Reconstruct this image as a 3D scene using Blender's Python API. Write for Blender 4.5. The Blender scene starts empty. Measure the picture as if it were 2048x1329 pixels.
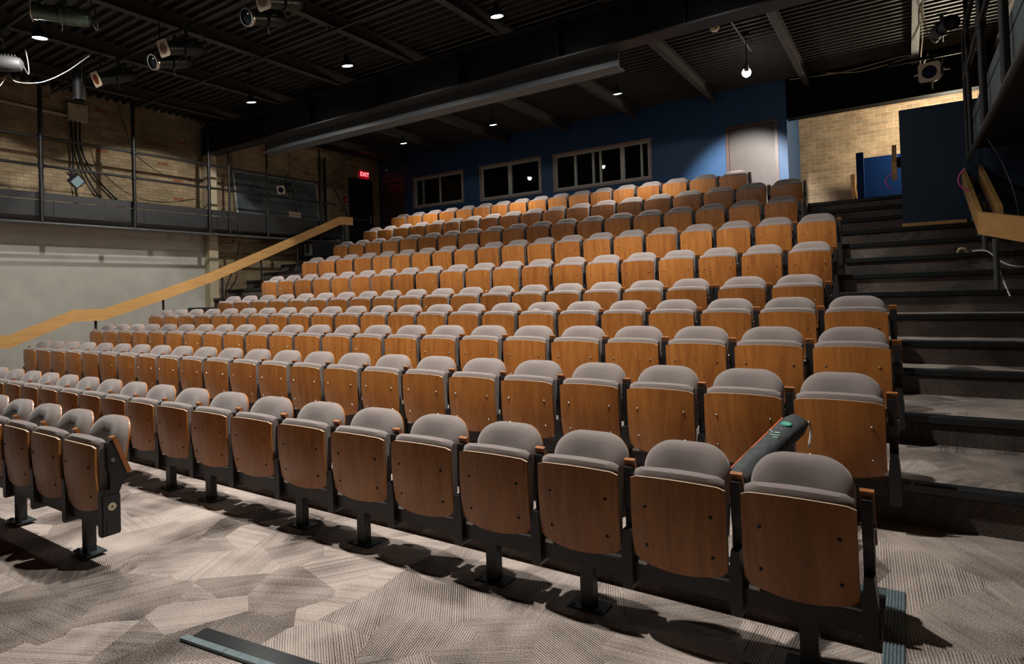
import bpy, bmesh, math, random
from mathutils import Vector, Matrix
random.seed(7)
C = bpy.context.scene.collection
SC = bpy.context.scene
PI = math.pi

# ---------------------------------------------------------------- camera
CAM_Z = 1.629
cd = bpy.data.cameras.new('camera')
cam = bpy.data.objects.new('camera', cd)
C.objects.link(cam)
cr = Vector((0.83714511, 0.54608699, -0.03125789))
cu = Vector((0.03449028, 0.00433198, 0.99939564))
cf = Vector((-0.54589237, 0.83771727, 0.0152082))
cam.matrix_world = Matrix(((cr.x, cu.x, -cf.x, 0), (cr.y, cu.y, -cf.y, 0), (cr.z, cu.z, -cf.z, CAM_Z), (0, 0, 0, 1)))
cd.sensor_width = 36.0
cd.lens = 1213.21 / 2048 * 36.0
cd.shift_y = -97.34 / 2048
cd.clip_start = 0.05
SC.camera = cam

# ---------------------------------------------------------------- world, exposure
w = bpy.data.worlds.new('world'); SC.world = w; w.use_nodes = True
bg = w.node_tree.nodes['Background']
bg.inputs[0].default_value = (0.5, 0.55, 0.6, 1)
bg.inputs[1].default_value = 0.02
vs = SC.view_settings
vs.view_transform = 'Standard'; vs.look = 'None'; vs.gamma = 1; vs.use_curve_mapping = False
vs.exposure = 0.0

def aim_matrix(loc, d):
    d = Vector(d).normalized()
    q = d.to_track_quat('-Z', 'Y')
    return Matrix.Translation(Vector(loc)) @ q.to_matrix().to_4x4()

def spot(loc, d, watts, size_deg, blend, color, radius=0.06, parent=None):
    l = bpy.data.lights.new('lamp_light', 'SPOT')
    l.energy = watts; l.spot_size = math.radians(size_deg); l.spot_blend = blend
    l.color = color; l.shadow_soft_size = radius
    o = bpy.data.objects.new('lamp_light', l); C.objects.link(o)
    m = aim_matrix(loc, d)
    if parent is not None:
        o.parent = parent
        o.matrix_local = parent.matrix_world.inverted() @ m
    else:
        o.matrix_world = m
    return o

# house lamps hang on a regular grid: (x, y, z, direction, watts, cone, tilt label)
HOUSE = (1.0, 0.955, 0.885)
COOL = (0.92, 0.97, 1.0)

# ---------------------------------------------------------------- mesh helpers
class MB:
    def __init__(self): self.bm = bmesh.new()
    def box(self, x0, x1, y0, y1, z0, z1):
        v = [self.bm.verts.new(p) for p in ((x0,y0,z0),(x1,y0,z0),(x1,y1,z0),(x0,y1,z0),(x0,y0,z1),(x1,y0,z1),(x1,y1,z1),(x0,y1,z1))]
        for f in ((3,2,1,0),(4,5,6,7),(0,1,5,4),(1,2,6,5),(2,3,7,6),(3,0,4,7)):
            self.bm.faces.new([v[i] for i in f])
        return self
    def prism(self, pts, a, b, axis):
        # pts in the plane normal to axis ('x': (y,z), 'y': (x,z), 'z': (x,y)), from a to b along the axis
        def P(p, t):
            return {'x': (t, p[0], p[1]), 'y': (p[0], t, p[1]), 'z': (p[0], p[1], t)}[axis]
        A = [self.bm.verts.new(P(p, a)) for p in pts]
        B = [self.bm.verts.new(P(p, b)) for p in pts]
        n = len(pts)
        self.bm.faces.new(A); self.bm.faces.new(B[::-1])
        for i in range(n):
            self.bm.faces.new((A[i], B[i], B[(i+1) % n], A[(i+1) % n]))
        return self
    def tube(self, pts, r, n=10, cap=True):
        pts = [Vector(p) for p in pts]
        rings = []
        prev = None
        for i, p in enumerate(pts):
            if i == 0: d = pts[1] - p
            elif i == len(pts) - 1: d = p - pts[i-1]
            else: d = (pts[i+1] - p).normalized() + (p - pts[i-1]).normalized()
            if d.length < 1e-9: d = Vector((0, 0, 1))
            d.normalize()
            if prev is None:
                u = d.orthogonal().normalized()
            else:
                u = prev - d * prev.dot(d)
                u = u.normalized() if u.length > 1e-6 else d.orthogonal().normalized()
            prev = u
            v = d.cross(u)
            rr = r[i] if isinstance(r, (list, tuple)) else r
            rings.append([self.bm.verts.new(p + (u * math.cos(2*PI*k/n) + v * math.sin(2*PI*k/n)) * rr) for k in range(n)])
        for a, b in zip(rings, rings[1:]):
            for k in range(n):
                self.bm.faces.new((a[k], a[(k+1) % n], b[(k+1) % n], b[k]))
        if cap:
            self.bm.faces.new(rings[0][::-1]); self.bm.faces.new(rings[-1])
        return self
    def lathe(self, prof, n=20, M=None, close=False):
        # prof: (r, z) revolved round local Z, then moved by M
        M = M or Matrix.Identity(4)
        rings = []
        for r, z in prof:
            if r < 1e-6:
                rings.append([self.bm.verts.new(M @ Vector((0, 0, z)))])
            else:
                rings.append([self.bm.verts.new(M @ Vector((r*math.cos(2*PI*k/n), r*math.sin(2*PI*k/n), z))) for k in range(n)])
        for a, b in zip(rings, rings[1:]):
            for k in range(n):
                if len(a) == 1 and len(b) == 1: continue
                if len(a) == 1: self.bm.faces.new((a[0], b[(k+1) % n], b[k]))
                elif len(b) == 1: self.bm.faces.new((a[k], a[(k+1) % n], b[0]))
                else: self.bm.faces.new((a[k], a[(k+1) % n], b[(k+1) % n], b[k]))
        return self
    def disc(self, r, M, n=24):
        return self.lathe([(0, 0), (r, 0)], n, M)
    def bevel(self, w, seg=2, angle=0.6):
        es = [e for e in self.bm.edges if len(e.link_faces) == 2 and e.calc_face_angle(0) > angle]
        bmesh.ops.bevel(self.bm, geom=es, offset=w, segments=seg, affect='EDGES', profile=0.5)
        return self
    def xf(self, M):
        bmesh.ops.transform(self.bm, matrix=M, verts=self.bm.verts); return self
    def mesh(self, name, mat, smooth=False):
        bmesh.ops.recalc_face_normals(self.bm, faces=self.bm.faces)
        me = bpy.data.meshes.new(name)
        self.bm.to_mesh(me); self.bm.free()
        if mat is not None: me.materials.append(mat)
        if smooth:
            me.polygons.foreach_set('use_smooth', [True] * len(me.polygons))
            try: me.set_sharp_from_angle(angle=math.radians(40))
            except Exception: pass
        return me
    def build(self, name, mat, parent=None, smooth=False):
        return link(name, self.mesh(name, mat, smooth), parent)

def link(name, me, parent=None):
    o = bpy.data.objects.new(name, me); C.objects.link(o)
    if parent is not None: o.parent = parent
    return o

def tag(o, label, cat, group=None, kind=None):
    o['label'] = label; o['category'] = cat
    if group: o['group'] = group
    if kind: o['kind'] = kind
    return o

def thing(name, label, cat, loc=(0, 0, 0), group=None, M=None):
    o = bpy.data.objects.new(name, None); C.objects.link(o)
    o.empty_display_size = 0.1
    if M is not None: o.matrix_world = M
    else: o.location = loc; o.matrix_world = Matrix.Translation(Vector(loc))
    return tag(o, label, cat, group)

def struct(name, mb, mat, smooth=False):
    o = mb.build(name, mat, None, smooth); o['kind'] = 'structure'; return o

def text_mesh(name, body, size, depth, mat, parent=None, M=None):
    cu_ = bpy.data.curves.new(name, 'FONT'); cu_.body = body; cu_.size = size; cu_.extrude = depth
    cu_.align_x = 'CENTER'; cu_.align_y = 'CENTER'
    t = bpy.data.objects.new(name, cu_); C.objects.link(t)
    bpy.context.view_layer.update()
    me = bpy.data.meshes.new_from_object(t.evaluated_get(bpy.context.evaluated_depsgraph_get()))
    bpy.data.objects.remove(t); bpy.data.curves.remove(cu_)
    me.materials.clear(); me.materials.append(mat)
    if M is not None: me.transform(M)
    return link(name, me, parent)

def bez(pts, n=8):
    # Catmull-Rom through the points
    P = [Vector(p) for p in pts]; P = [P[0]*2-P[1]] + P + [P[-1]*2-P[-2]]
    out = []
    for i in range(1, len(P)-2):
        for k in range(n):
            t = k / n
            a, b, c_, d = P[i-1], P[i], P[i+1], P[i+2]
            out.append(0.5*((2*b) + (c_-a)*t + (2*a-5*b+4*c_-d)*t*t + (3*b-a-3*c_+d)*t**3))
    out.append(P[-2]); return out

# ---------------------------------------------------------------- materials
def newmat(name):
    m = bpy.data.materials.new(name); m.use_nodes = True
    nt = m.node_tree; b = nt.nodes['Principled BSDF']
    return m, nt, b
def N(nt, typ, **kw):
    n = nt.nodes.new(typ)
    for k, v in kw.items():
        if k == 'inp':
            for a, b in v.items(): n.inputs[a].default_value = b
        else: setattr(n, k, v)
    return n
def L(nt, a, b): nt.links.new(a, b)
def simple(name, col, rough=0.5, metal=0.0, var=0.0, scale=30, bump=0.0, spec=0.5):
    m, nt, b = newmat(name)
    b.inputs['Roughness'].default_value = rough; b.inputs['Metallic'].default_value = metal
    b.inputs['Specular IOR Level'].default_value = spec
    tc = N(nt, 'ShaderNodeTexCoord'); no = N(nt, 'ShaderNodeTexNoise', inp={'Scale': scale, 'Detail': 4.0})
    L(nt, tc.outputs['Object'], no.inputs['Vector'])
    r = N(nt, 'ShaderNodeValToRGB')
    r.color_ramp.elements[0].position = 0.3; r.color_ramp.elements[1].position = 0.7
    r.color_ramp.elements[0].color = tuple(c*(1-var) for c in col) + (1,)
    r.color_ramp.elements[1].color = tuple(min(1, c*(1+var)) for c in col) + (1,)
    L(nt, no.outputs['Fac'], r.inputs['Fac']); L(nt, r.outputs['Color'], b.inputs['Base Color'])
    if bump:
        bp = N(nt, 'ShaderNodeBump', inp={'Strength': bump, 'Distance': 0.01})
        L(nt, no.outputs['Fac'], bp.inputs['Height']); L(nt, bp.outputs['Normal'], b.inputs['Normal'])
    return m
def emit(name, col, s):
    m, nt, b = newmat(name)
    b.inputs['Base Color'].default_value = (0.02, 0.02, 0.02, 1)
    b.inputs['Emission Color'].default_value = col + (1,); b.inputs['Emission Strength'].default_value = s
    return m
def math_(nt, op, a, b=None, c=None):
    n = N(nt, 'ShaderNodeMath', operation=op)
    for i, v in enumerate((a, b, c)):
        if v is None: continue
        if isinstance(v, (int, float)): n.inputs[i].default_value = v
        else: L(nt, v, n.inputs[i])
    return n.outputs[0]
def ramp(nt, fac, stops):
    r = N(nt, 'ShaderNodeValToRGB')
    e = r.color_ramp.elements
    while len(e) < len(stops): e.new(0.5)
    for k, (p, c) in enumerate(stops):
        e[k].position = p; e[k].color = tuple(c) + (1,)
    L(nt, fac, r.inputs['Fac']); return r.outputs['Color']
def mix(nt, fac, a, b, blend='MIX'):
    n = N(nt, 'ShaderNodeMix', data_type='RGBA', blend_type=blend)
    for s, v in ((0, fac), (6, a), (7, b)):
        if isinstance(v, (int, float)): n.inputs[s].default_value = v
        elif isinstance(v, tuple): n.inputs[s].default_value = v + (1,)
        else: L(nt, v, n.inputs[s])
    return n.outputs[2]

def wood(name, dark, light, axis='z', rough=0.38, freq=1.0, rnd=0.12):
    m, nt, b = newmat(name)
    tc = N(nt, 'ShaderNodeTexCoord'); oi = N(nt, 'ShaderNodeObjectInfo')
    off = N(nt, 'ShaderNodeVectorMath', operation='MULTIPLY_ADD')
    cb = N(nt, 'ShaderNodeCombineXYZ')
    for k in range(3): L(nt, oi.outputs['Random'], cb.inputs[k])
    L(nt, cb.outputs[0], off.inputs[0]); off.inputs[1].default_value = (17, 31, 23)
    L(nt, tc.outputs['Object'], off.inputs[2])
    sc = {'z': (14, 14, 1.6), 'y': (14, 1.2, 14), 'x': (1.2, 14, 14)}[axis]
    mp = N(nt, 'ShaderNodeMapping'); mp.inputs['Scale'].default_value = tuple(s*freq for s in sc)
    L(nt, off.outputs[0], mp.inputs['Vector'])
    n1 = N(nt, 'ShaderNodeTexNoise', inp={'Scale': 1.6, 'Detail': 6.0, 'Roughness': 0.65, 'Distortion': 0.6})
    L(nt, mp.outputs[0], n1.inputs['Vector'])
    n2 = N(nt, 'ShaderNodeTexNoise', inp={'Scale': 9.0, 'Detail': 3.0, 'Roughness': 0.7})
    L(nt, mp.outputs[0], n2.inputs['Vector'])
    f = math_(nt, 'ADD', math_(nt, 'MULTIPLY', n1.outputs['Fac'], 0.75), math_(nt, 'MULTIPLY', n2.outputs['Fac'], 0.25))
    f = math_(nt, 'ADD', f, math_(nt, 'MULTIPLY', math_(nt, 'SUBTRACT', oi.outputs['Random'], 0.5), rnd))
    col = ramp(nt, f, [(0.32, dark), (0.66, light)])
    L(nt, col, b.inputs['Base Color'])
    b.inputs['Roughness'].default_value = rough
    b.inputs['Coat Weight'].default_value = 0.15; b.inputs['Coat Roughness'].default_value = 0.3
    return m

def carpet(name, dark, light, gain=1.0):
    m, nt, b = newmat(name)
    tc = N(nt, 'ShaderNodeTexCoord'); sp = N(nt, 'ShaderNodeSeparateXYZ'); L(nt, tc.outputs['Object'], sp.inputs[0])
    x = sp.outputs[0]; y = math_(nt, 'ADD', sp.outputs[1], sp.outputs[2])
    cv = N(nt, 'ShaderNodeCombineXYZ'); L(nt, x, cv.inputs[0]); L(nt, y, cv.inputs[1])
    # warp a little so that some seams curve
    wn = N(nt, 'ShaderNodeTexNoise', inp={'Scale': 1.1, 'Detail': 1.0}); L(nt, cv.outputs[0], wn.inputs['Vector'])
    wv = N(nt, 'ShaderNodeVectorMath', operation='MULTIPLY_ADD'); L(nt, wn.outputs['Color'], wv.inputs[0])
    wv.inputs[1].default_value = (0.45, 0.45, 0); L(nt, cv.outputs[0], wv.inputs[2])
    vo = N(nt, 'ShaderNodeTexVoronoi', voronoi_dimensions='2D', inp={'Scale': 1.75}); L(nt, wv.outputs[0], vo.inputs['Vector'])
    sc = N(nt, 'ShaderNodeSeparateColor'); L(nt, vo.outputs['Color'], sc.inputs[0])
    def stripes(rnd, freq):
        th = math_(nt, 'MULTIPLY', rnd, 6.283)
        u = math_(nt, 'ADD', math_(nt, 'MULTIPLY', x, math_(nt, 'COSINE', th)), math_(nt, 'MULTIPLY', y, math_(nt, 'SINE', th)))
        s = math_(nt, 'SINE', math_(nt, 'MULTIPLY', u, freq))
        return math_(nt, 'MULTIPLY_ADD', s, 0.5, 0.5), u
    # a second, smaller set of patches laid over the first
    vo2 = N(nt, 'ShaderNodeTexVoronoi', voronoi_dimensions='2D', inp={'Scale': 2.6}); L(nt, cv.outputs[0], vo2.inputs['Vector'])
    sc2 = N(nt, 'ShaderNodeSeparateColor'); L(nt, vo2.outputs['Color'], sc2.inputs[0])
    pick = math_(nt, 'GREATER_THAN', sc2.outputs[1], 0.55)
    def sel(a_, b_): return math_(nt, 'ADD', math_(nt, 'MULTIPLY', a_, math_(nt, 'SUBTRACT', 1.0, pick)), math_(nt, 'MULTIPLY', b_, pick))
    r0 = sel(sc.outputs[0], sc2.outputs[2]); r1 = sel(sc.outputs[1], sc2.outputs[0]); r2 = sel(sc.outputs[2], sc2.outputs[2])
    s1, u1 = stripes(r0, 520.0)
    cu1 = N(nt, 'ShaderNodeCombineXYZ'); L(nt, math_(nt, 'MULTIPLY', u1, 24.0), cu1.inputs[0]); L(nt, math_(nt, 'MULTIPLY', r2, 40.0), cu1.inputs[1])
    st = N(nt, 'ShaderNodeTexNoise', inp={'Scale': 1.0, 'Detail': 4.0, 'Roughness': 0.8}); L(nt, cu1.outputs[0], st.inputs['Vector'])
    sp2 = N(nt, 'ShaderNodeTexNoise', inp={'Scale': 170.0, 'Detail': 2.0}); L(nt, cv.outputs[0], sp2.inputs['Vector'])
    big = N(nt, 'ShaderNodeTexNoise', inp={'Scale': 1.9, 'Detail': 2.0, 'Roughness': 0.6}); L(nt, wv.outputs[0], big.inputs['Vector'])
    f = math_(nt, 'MULTIPLY', s1, math_(nt, 'MULTIPLY_ADD', r1, 0.55, 0.18))
    f = math_(nt, 'ADD', f, math_(nt, 'MULTIPLY', math_(nt, 'SUBTRACT', st.outputs['Fac'], 0.5), math_(nt, 'MULTIPLY_ADD', r2, 1.0, 0.35)))
    f = math_(nt, 'ADD', f, math_(nt, 'MULTIPLY', math_(nt, 'SUBTRACT', sp2.outputs['Fac'], 0.5), 1.5))
    f = math_(nt, 'ADD', f, math_(nt, 'MULTIPLY', math_(nt, 'SUBTRACT', r2, 0.5), 0.25))
    f = math_(nt, 'ADD', f, math_(nt, 'MULTIPLY', math_(nt, 'SUBTRACT', big.outputs['Fac'], 0.5), 1.3))
    f = math_(nt, 'ADD', f, 0.36)
    # on the risers the pile shows as rows of small pale loops
    gm = N(nt, 'ShaderNodeNewGeometry'); gs = N(nt, 'ShaderNodeSeparateXYZ'); L(nt, gm.outputs['True Normal'], gs.inputs[0])
    isr = math_(nt, 'LESS_THAN', math_(nt, 'ABSOLUTE', gs.outputs[2]), 0.5)
    rowi = math_(nt, 'FLOOR', math_(nt, 'MULTIPLY', sp.outputs[2], 150.0))
    lx = math_(nt, 'SINE', math_(nt, 'ADD', math_(nt, 'MULTIPLY', x, 560.0), math_(nt, 'MULTIPLY', rowi, 2.4)))
    lz = math_(nt, 'SINE', math_(nt, 'MULTIPLY', sp.outputs[2], 942.5))
    loop = math_(nt, 'MULTIPLY', math_(nt, 'MULTIPLY_ADD', lx, 0.5, 0.5), math_(nt, 'MULTIPLY_ADD', lz, 0.5, 0.5))
    fr = math_(nt, 'ADD', math_(nt, 'MULTIPLY', loop, 0.95), math_(nt, 'MULTIPLY', math_(nt, 'SUBTRACT', f, 0.5), 0.55))
    f = math_(nt, 'ADD', math_(nt, 'MULTIPLY', f, math_(nt, 'SUBTRACT', 1.0, isr)), math_(nt, 'MULTIPLY', fr, isr))
    col = ramp(nt, f, [(0.12, dark), (1.0, light)])
    L(nt, col, b.inputs['Base Color'])
    b.inputs['Roughness'].default_value = 0.95; b.inputs['Specular IOR Level'].default_value = 0.1
    bp = N(nt, 'ShaderNodeBump', inp={'Strength': 0.5, 'Distance': 0.006}); L(nt, f, bp.inputs['Height'])
    L(nt, bp.outputs['Normal'], b.inputs['Normal'])
    return m

def brick(name, axes, cols, mortar, scale=1.0, red=0.0, bump=0.6, stain=0.35, bw=0.215, bh=0.075, ms=0.006):
    # axes: which object coords make u,v
    m, nt, b = newmat(name)
    tc = N(nt, 'ShaderNodeTexCoord'); sp = N(nt, 'ShaderNodeSeparateXYZ'); L(nt, tc.outputs['Object'], sp.inputs[0])
    cv = N(nt, 'ShaderNodeCombineXYZ'); L(nt, sp.outputs[axes[0]], cv.inputs[0]); L(nt, sp.outputs[axes[1]], cv.inputs[1])
    br = N(nt, 'ShaderNodeTexBrick', inp={'Scale': scale, 'Mortar Size': ms, 'Mortar Smooth': 0.3, 'Bias': 0.0, 'Brick Width': bw, 'Row Height': bh})
    br.inputs['Color1'].default_value = cols[0] + (1,); br.inputs['Color2'].default_value = cols[1] + (1,); br.inputs['Mortar'].default_value = mortar + (1,)
    dn = N(nt, 'ShaderNodeTexNoise', inp={'Scale': 9.0, 'Detail': 2.0}); L(nt, cv.outputs[0], dn.inputs['Vector'])
    dv = N(nt, 'ShaderNodeVectorMath', operation='MULTIPLY_ADD'); L(nt, dn.outputs['Color'], dv.inputs[0]); dv.inputs[1].default_value = (0.012, 0.012, 0); L(nt, cv.outputs[0], dv.inputs[2])
    L(nt, dv.outputs[0], br.inputs['Vector'])
    # a cell id per brick, for odd darker and redder bricks
    row = math_(nt, 'FLOOR', math_(nt, 'DIVIDE', sp.outputs[axes[1]], bh))
    half = math_(nt, 'MULTIPLY', math_(nt, 'MODULO', math_(nt, 'ABSOLUTE', row), 2.0), 0.5)
    colid = math_(nt, 'FLOOR', math_(nt, 'ADD', math_(nt, 'DIVIDE', sp.outputs[axes[0]], bw), half))
    idv = N(nt, 'ShaderNodeCombineXYZ'); L(nt, row, idv.inputs[0]); L(nt, colid, idv.inputs[1])
    wn = N(nt, 'ShaderNodeTexWhiteNoise', noise_dimensions='2D'); L(nt, idv.outputs[0], wn.inputs['Vector'])
    c = br.outputs['Color']
    dark = math_(nt, 'MULTIPLY_ADD', wn.outputs['Value'], 0.34, 0.80)
    dk = N(nt, 'ShaderNodeCombineColor'); 
    for k in range(3): L(nt, dark, dk.inputs[k])
    c = mix(nt, 1.0, c, dk.outputs[0], 'MULTIPLY')
    if red:
        isred = math_(nt, 'LESS_THAN', wn.outputs['Value'], red)
        isred = math_(nt, 'MULTIPLY', isred, math_(nt, 'SUBTRACT', 1.0, br.outputs['Fac']))
        c = mix(nt, isred, c, (0.30, 0.10, 0.05))
    sn = N(nt, 'ShaderNodeTexNoise', inp={'Scale': 1.3, 'Detail': 5.0, 'Roughness': 0.65}); L(nt, cv.outputs[0], sn.inputs['Vector'])
    sr = ramp(nt, sn.outputs['Fac'], [(0.35, (1-stain,)*3), (0.62, (1, 1, 1))])
    c = mix(nt, 1.0, c, sr, 'MULTIPLY')
    L(nt, c, b.inputs['Base Color']); b.inputs['Roughness'].default_value = 0.85
    h = math_(nt, 'SUBTRACT', 1.0, br.outputs['Fac'])
    fn = N(nt, 'ShaderNodeTexNoise', inp={'Scale': 40.0, 'Detail': 4.0}); L(nt, cv.outputs[0], fn.inputs['Vector'])
    h = math_(nt, 'ADD', h, math_(nt, 'MULTIPLY', fn.outputs['Fac'], 0.6))
    bp = N(nt, 'ShaderNodeBump', inp={'Strength': bump, 'Distance': 0.012}); L(nt, h, bp.inputs['Height']); L(nt, bp.outputs['Normal'], b.inputs['Normal'])
    return m

M_ = {}
M_['seat_wood'] = wood('seat_wood', (0.26, 0.085, 0.018), (0.49, 0.19, 0.043), 'z', 0.36, 0.8)
M_['arm_wood'] = wood('arm_wood', (0.23, 0.075, 0.018), (0.38, 0.14, 0.04), 'z', 0.4)
M_['ply_edge_lit'] = simple('ply_edge_lit', (0.50, 0.38, 0.27), 0.45, 0, 0.1, 60)  # pale ply, with the light caught on the top edge put into its tone
M_['header_black'] = simple('header_black', (0.0025, 0.0025, 0.0025), 0.8, 0, 0.1, 8, 0, 0.1)
M_['dark_bolt'] = simple('dark_bolt', (0.02, 0.017, 0.015), 0.35, 0.4, 0.05, 80)
M_['blue_navy'] = simple('blue_navy', (0.012, 0.034, 0.072), 0.55, 0, 0.05, 3)
M_['rail_wood'] = wood('rail_wood', (0.50, 0.27, 0.09), (0.66, 0.38, 0.14), 'y', 0.4, 0.7, 0.05)
M_['fabric'] = simple('fabric', (0.215, 0.18, 0.168), 0.9, 0, 0.22, 520, 0.15, 0.2)
M_['fabric'].node_tree.nodes['Principled BSDF'].inputs['Sheen Weight'].default_value = 0.35
M_['black_metal'] = simple('black_metal', (0.016, 0.016, 0.018), 0.42, 0.0, 0.15, 60)
M_['black_plastic'] = simple('black_plastic', (0.012, 0.012, 0.013), 0.55, 0, 0.1, 60)
M_['bolt'] = simple('bolt', (0.55, 0.5, 0.44), 0.28, 1.0, 0.05, 80)
M_['base_metal'] = simple('base_metal', (0.07, 0.09, 0.1), 0.35, 0.7, 0.2, 60)
M_['white_plastic'] = simple('white_plastic', (0.75, 0.75, 0.73), 0.5, 0, 0.03, 20)
M_['cream'] = simple('cream', (0.62, 0.50, 0.34), 0.5, 0, 0.08, 60)
M_['carpet'] = carpet('carpet', (0.03, 0.022, 0.019), (0.50, 0.425, 0.38))
M_['stair_carpet'] = carpet('stair_carpet', (0.022, 0.016, 0.014), (0.40, 0.345, 0.31))
M_['nosing'] = simple('nosing', (0.016, 0.019, 0.021), 0.27, 0, 0.2, 25)
M_['strip'] = simple('strip', (0.16, 0.21, 0.23), 0.4, 0.3, 0.15, 40)
M_['blue'] = simple('blue', (0.020, 0.074, 0.185), 0.55, 0, 0.05, 3)
M_['blue_deep'] = simple('blue_deep', (0.001, 0.018, 0.090), 0.7, 0, 0.05, 3, 0, 0.1)
M_['pale_wall'] = simple('pale_wall', (0.47, 0.455, 0.41), 0.8, 0, 0.08, 3, 0.1)
M_['cream_paint'] = simple('cream_paint', (0.50, 0.43, 0.30), 0.7, 0, 0.08, 6)
M_['brick_left'] = brick('brick_left', (1, 2), ((0.40, 0.305, 0.18), (0.33, 0.245, 0.14)), (0.26, 0.195, 0.12), 1.0, 0.03, 0.7, 0.4, 0.215, 0.067)
M_['brick_hall'] = brick('brick_hall', (0, 2), ((0.45, 0.33, 0.205), (0.39, 0.265, 0.155)), (0.56, 0.465, 0.345), 1.0, 0.0, 1.0, 0.2, 0.23, 0.085, 0.010)
M_['brick_right'] = brick('brick_right', (1, 2), ((0.42, 0.29, 0.18), (0.31, 0.21, 0.12)), (0.3, 0.22, 0.14), 1.0, 0.02)
M_['steel_black'] = simple('steel_black', (0.014, 0.013, 0.0135), 0.5, 0.0, 0.25, 8)
M_['joist'] = simple('joist', (0.042, 0.037, 0.033), 0.55, 0, 0.2, 6)
M_['deck'] = simple('deck', (0.028, 0.025, 0.022), 0.55, 0, 0.25, 5)
M_['beam_grey'] = simple('beam_grey', (0.115, 0.13, 0.14), 0.5, 0, 0.12, 14)
M_['catwalk'] = simple('catwalk', (0.012, 0.0135, 0.015), 0.6, 0, 0.15, 5)
M_['catwalk_teal_lit'] = simple('catwalk_teal_lit', (0.13, 0.18, 0.185), 0.5, 0, 0.1, 9)  # light on the right fascia put into the colour; brace shares this teal
M_['pipe'] = simple('pipe', (0.007, 0.007, 0.008), 0.5, 0.0, 0.2, 20)
M_['pipe_grey'] = simple('pipe_grey', (0.085, 0.095, 0.1), 0.4, 0.3, 0.2, 20)
M_['brown_door'] = simple('brown_door', (0.075, 0.062, 0.059), 0.5, 0, 0.08, 12)
M_['brown_frame'] = simple('brown_frame', (0.085, 0.05, 0.043), 0.45, 0, 0.08, 12)
M_['dark_door'] = simple('dark_door', (0.010, 0.009, 0.010), 0.45, 0, 0.1, 12)
M_['win_frame'] = simple('win_frame', (0.50, 0.50, 0.46), 0.45, 0, 0.04, 20)
M_['win_trim'] = simple('win_trim', (0.36, 0.27, 0.22), 0.5, 0, 0.08, 20)
M_['alu'] = simple('alu', (0.55, 0.57, 0.58), 0.35, 0.8, 0.1, 30)
M_['board'] = simple('board', (0.07, 0.09, 0.095), 0.4, 0, 0.15, 3)
M_['lamp_body'] = simple('lamp_body', (0.02, 0.024, 0.023), 0.35, 0.3, 0.2, 40)
M_['olive'] = simple('olive', (0.07, 0.10, 0.075), 0.3, 0.5, 0.25, 25)
M_['gel_frame'] = simple('gel_frame', (0.62, 0.50, 0.36), 0.6, 0, 0.1, 40)
M_['gel_amber'] = simple('gel_amber', (0.16, 0.035, 0.016), 0.25, 0, 0.1, 30)
M_['gel_blue'] = simple('gel_blue', (0.01, 0.014, 0.05), 0.15, 0, 0.1, 30)
M_['lens'] = simple('lens', (0.02, 0.025, 0.03), 0.05, 0, 0.1, 30)
M_['chrome'] = simple('chrome', (0.72, 0.74, 0.74), 0.2, 1.0, 0.05, 30)
M_['white_cable'] = simple('white_cable', (0.62, 0.62, 0.60), 0.5, 0, 0.05, 30)
M_['cream_cable'] = simple('cream_cable', (0.42, 0.36, 0.25), 0.5, 0, 0.05, 30)
M_['black_cable'] = simple('black_cable', (0.012, 0.012, 0.012), 0.5, 0, 0.05, 30)
M_['pink'] = simple('pink', (0.72, 0.12, 0.42), 0.4, 0, 0.05, 30)
M_['bag'] = simple('bag', (0.046, 0.054, 0.057), 0.75, 0, 0.3, 22, 0.5)
M_['orange'] = simple('orange', (0.75, 0.14, 0.045), 0.5, 0, 0.05, 30)
M_['bag_green'] = simple('bag_green', (0.05, 0.33, 0.22), 0.5, 0, 0.05, 30)
M_['bag_pale'] = simple('bag_pale', (0.30, 0.52, 0.44), 0.5, 0, 0.05, 30)
M_['red_box'] = simple('red_box', (0.35, 0.02, 0.02), 0.4, 0, 0.05, 30)
M_['grey_box'] = simple('grey_box', (0.22, 0.24, 0.25), 0.5, 0, 0.1, 30)
M_['paper'] = simple('paper', (0.80, 0.80, 0.76), 0.7, 0, 0.02, 30)
M_['exit_face'] = emit('exit_face', (0.55, 0.0, 0.01), 0.5)
M_['exit_letters'] = emit('exit_letters', (1.0, 0.12, 0.13), 5.0)
M_['lamp_face'] = emit('lamp_face', (1.0, 0.98, 0.95), 40.0)
def glass():
    m, nt, b = newmat('booth_glass')
    b.inputs['Base Color'].default_value = (0.9, 0.95, 0.95, 1); b.inputs['Roughness'].default_value = 0.02
    b.inputs['Transmission Weight'].default_value = 1.0; b.inputs['IOR'].default_value = 1.45
    return m
M_['glass'] = glass()

# ================================================================ SETTING
XL, XR, YB, YF, ZD = -13.4, 1.55, 13.3, -6.0, 5.76       # left wall, right wall, booth wall, stage side, deck
STEPS = [(3.12, 0.25), (4.085, 0.487), (5.097, 0.684), (6.043, 0.889), (6.908, 1.303), (7.826, 1.710), (8.79, 2.108), (9.76, 2.516), (10.75, 2.906)]
HALF = [(6.45, 1.091, -0.62), (7.35, 1.515, -0.62), (8.3, 1.905, -0.62), (9.25, 2.31, -0.74), (10.25, 2.715, -1.24)]

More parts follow.
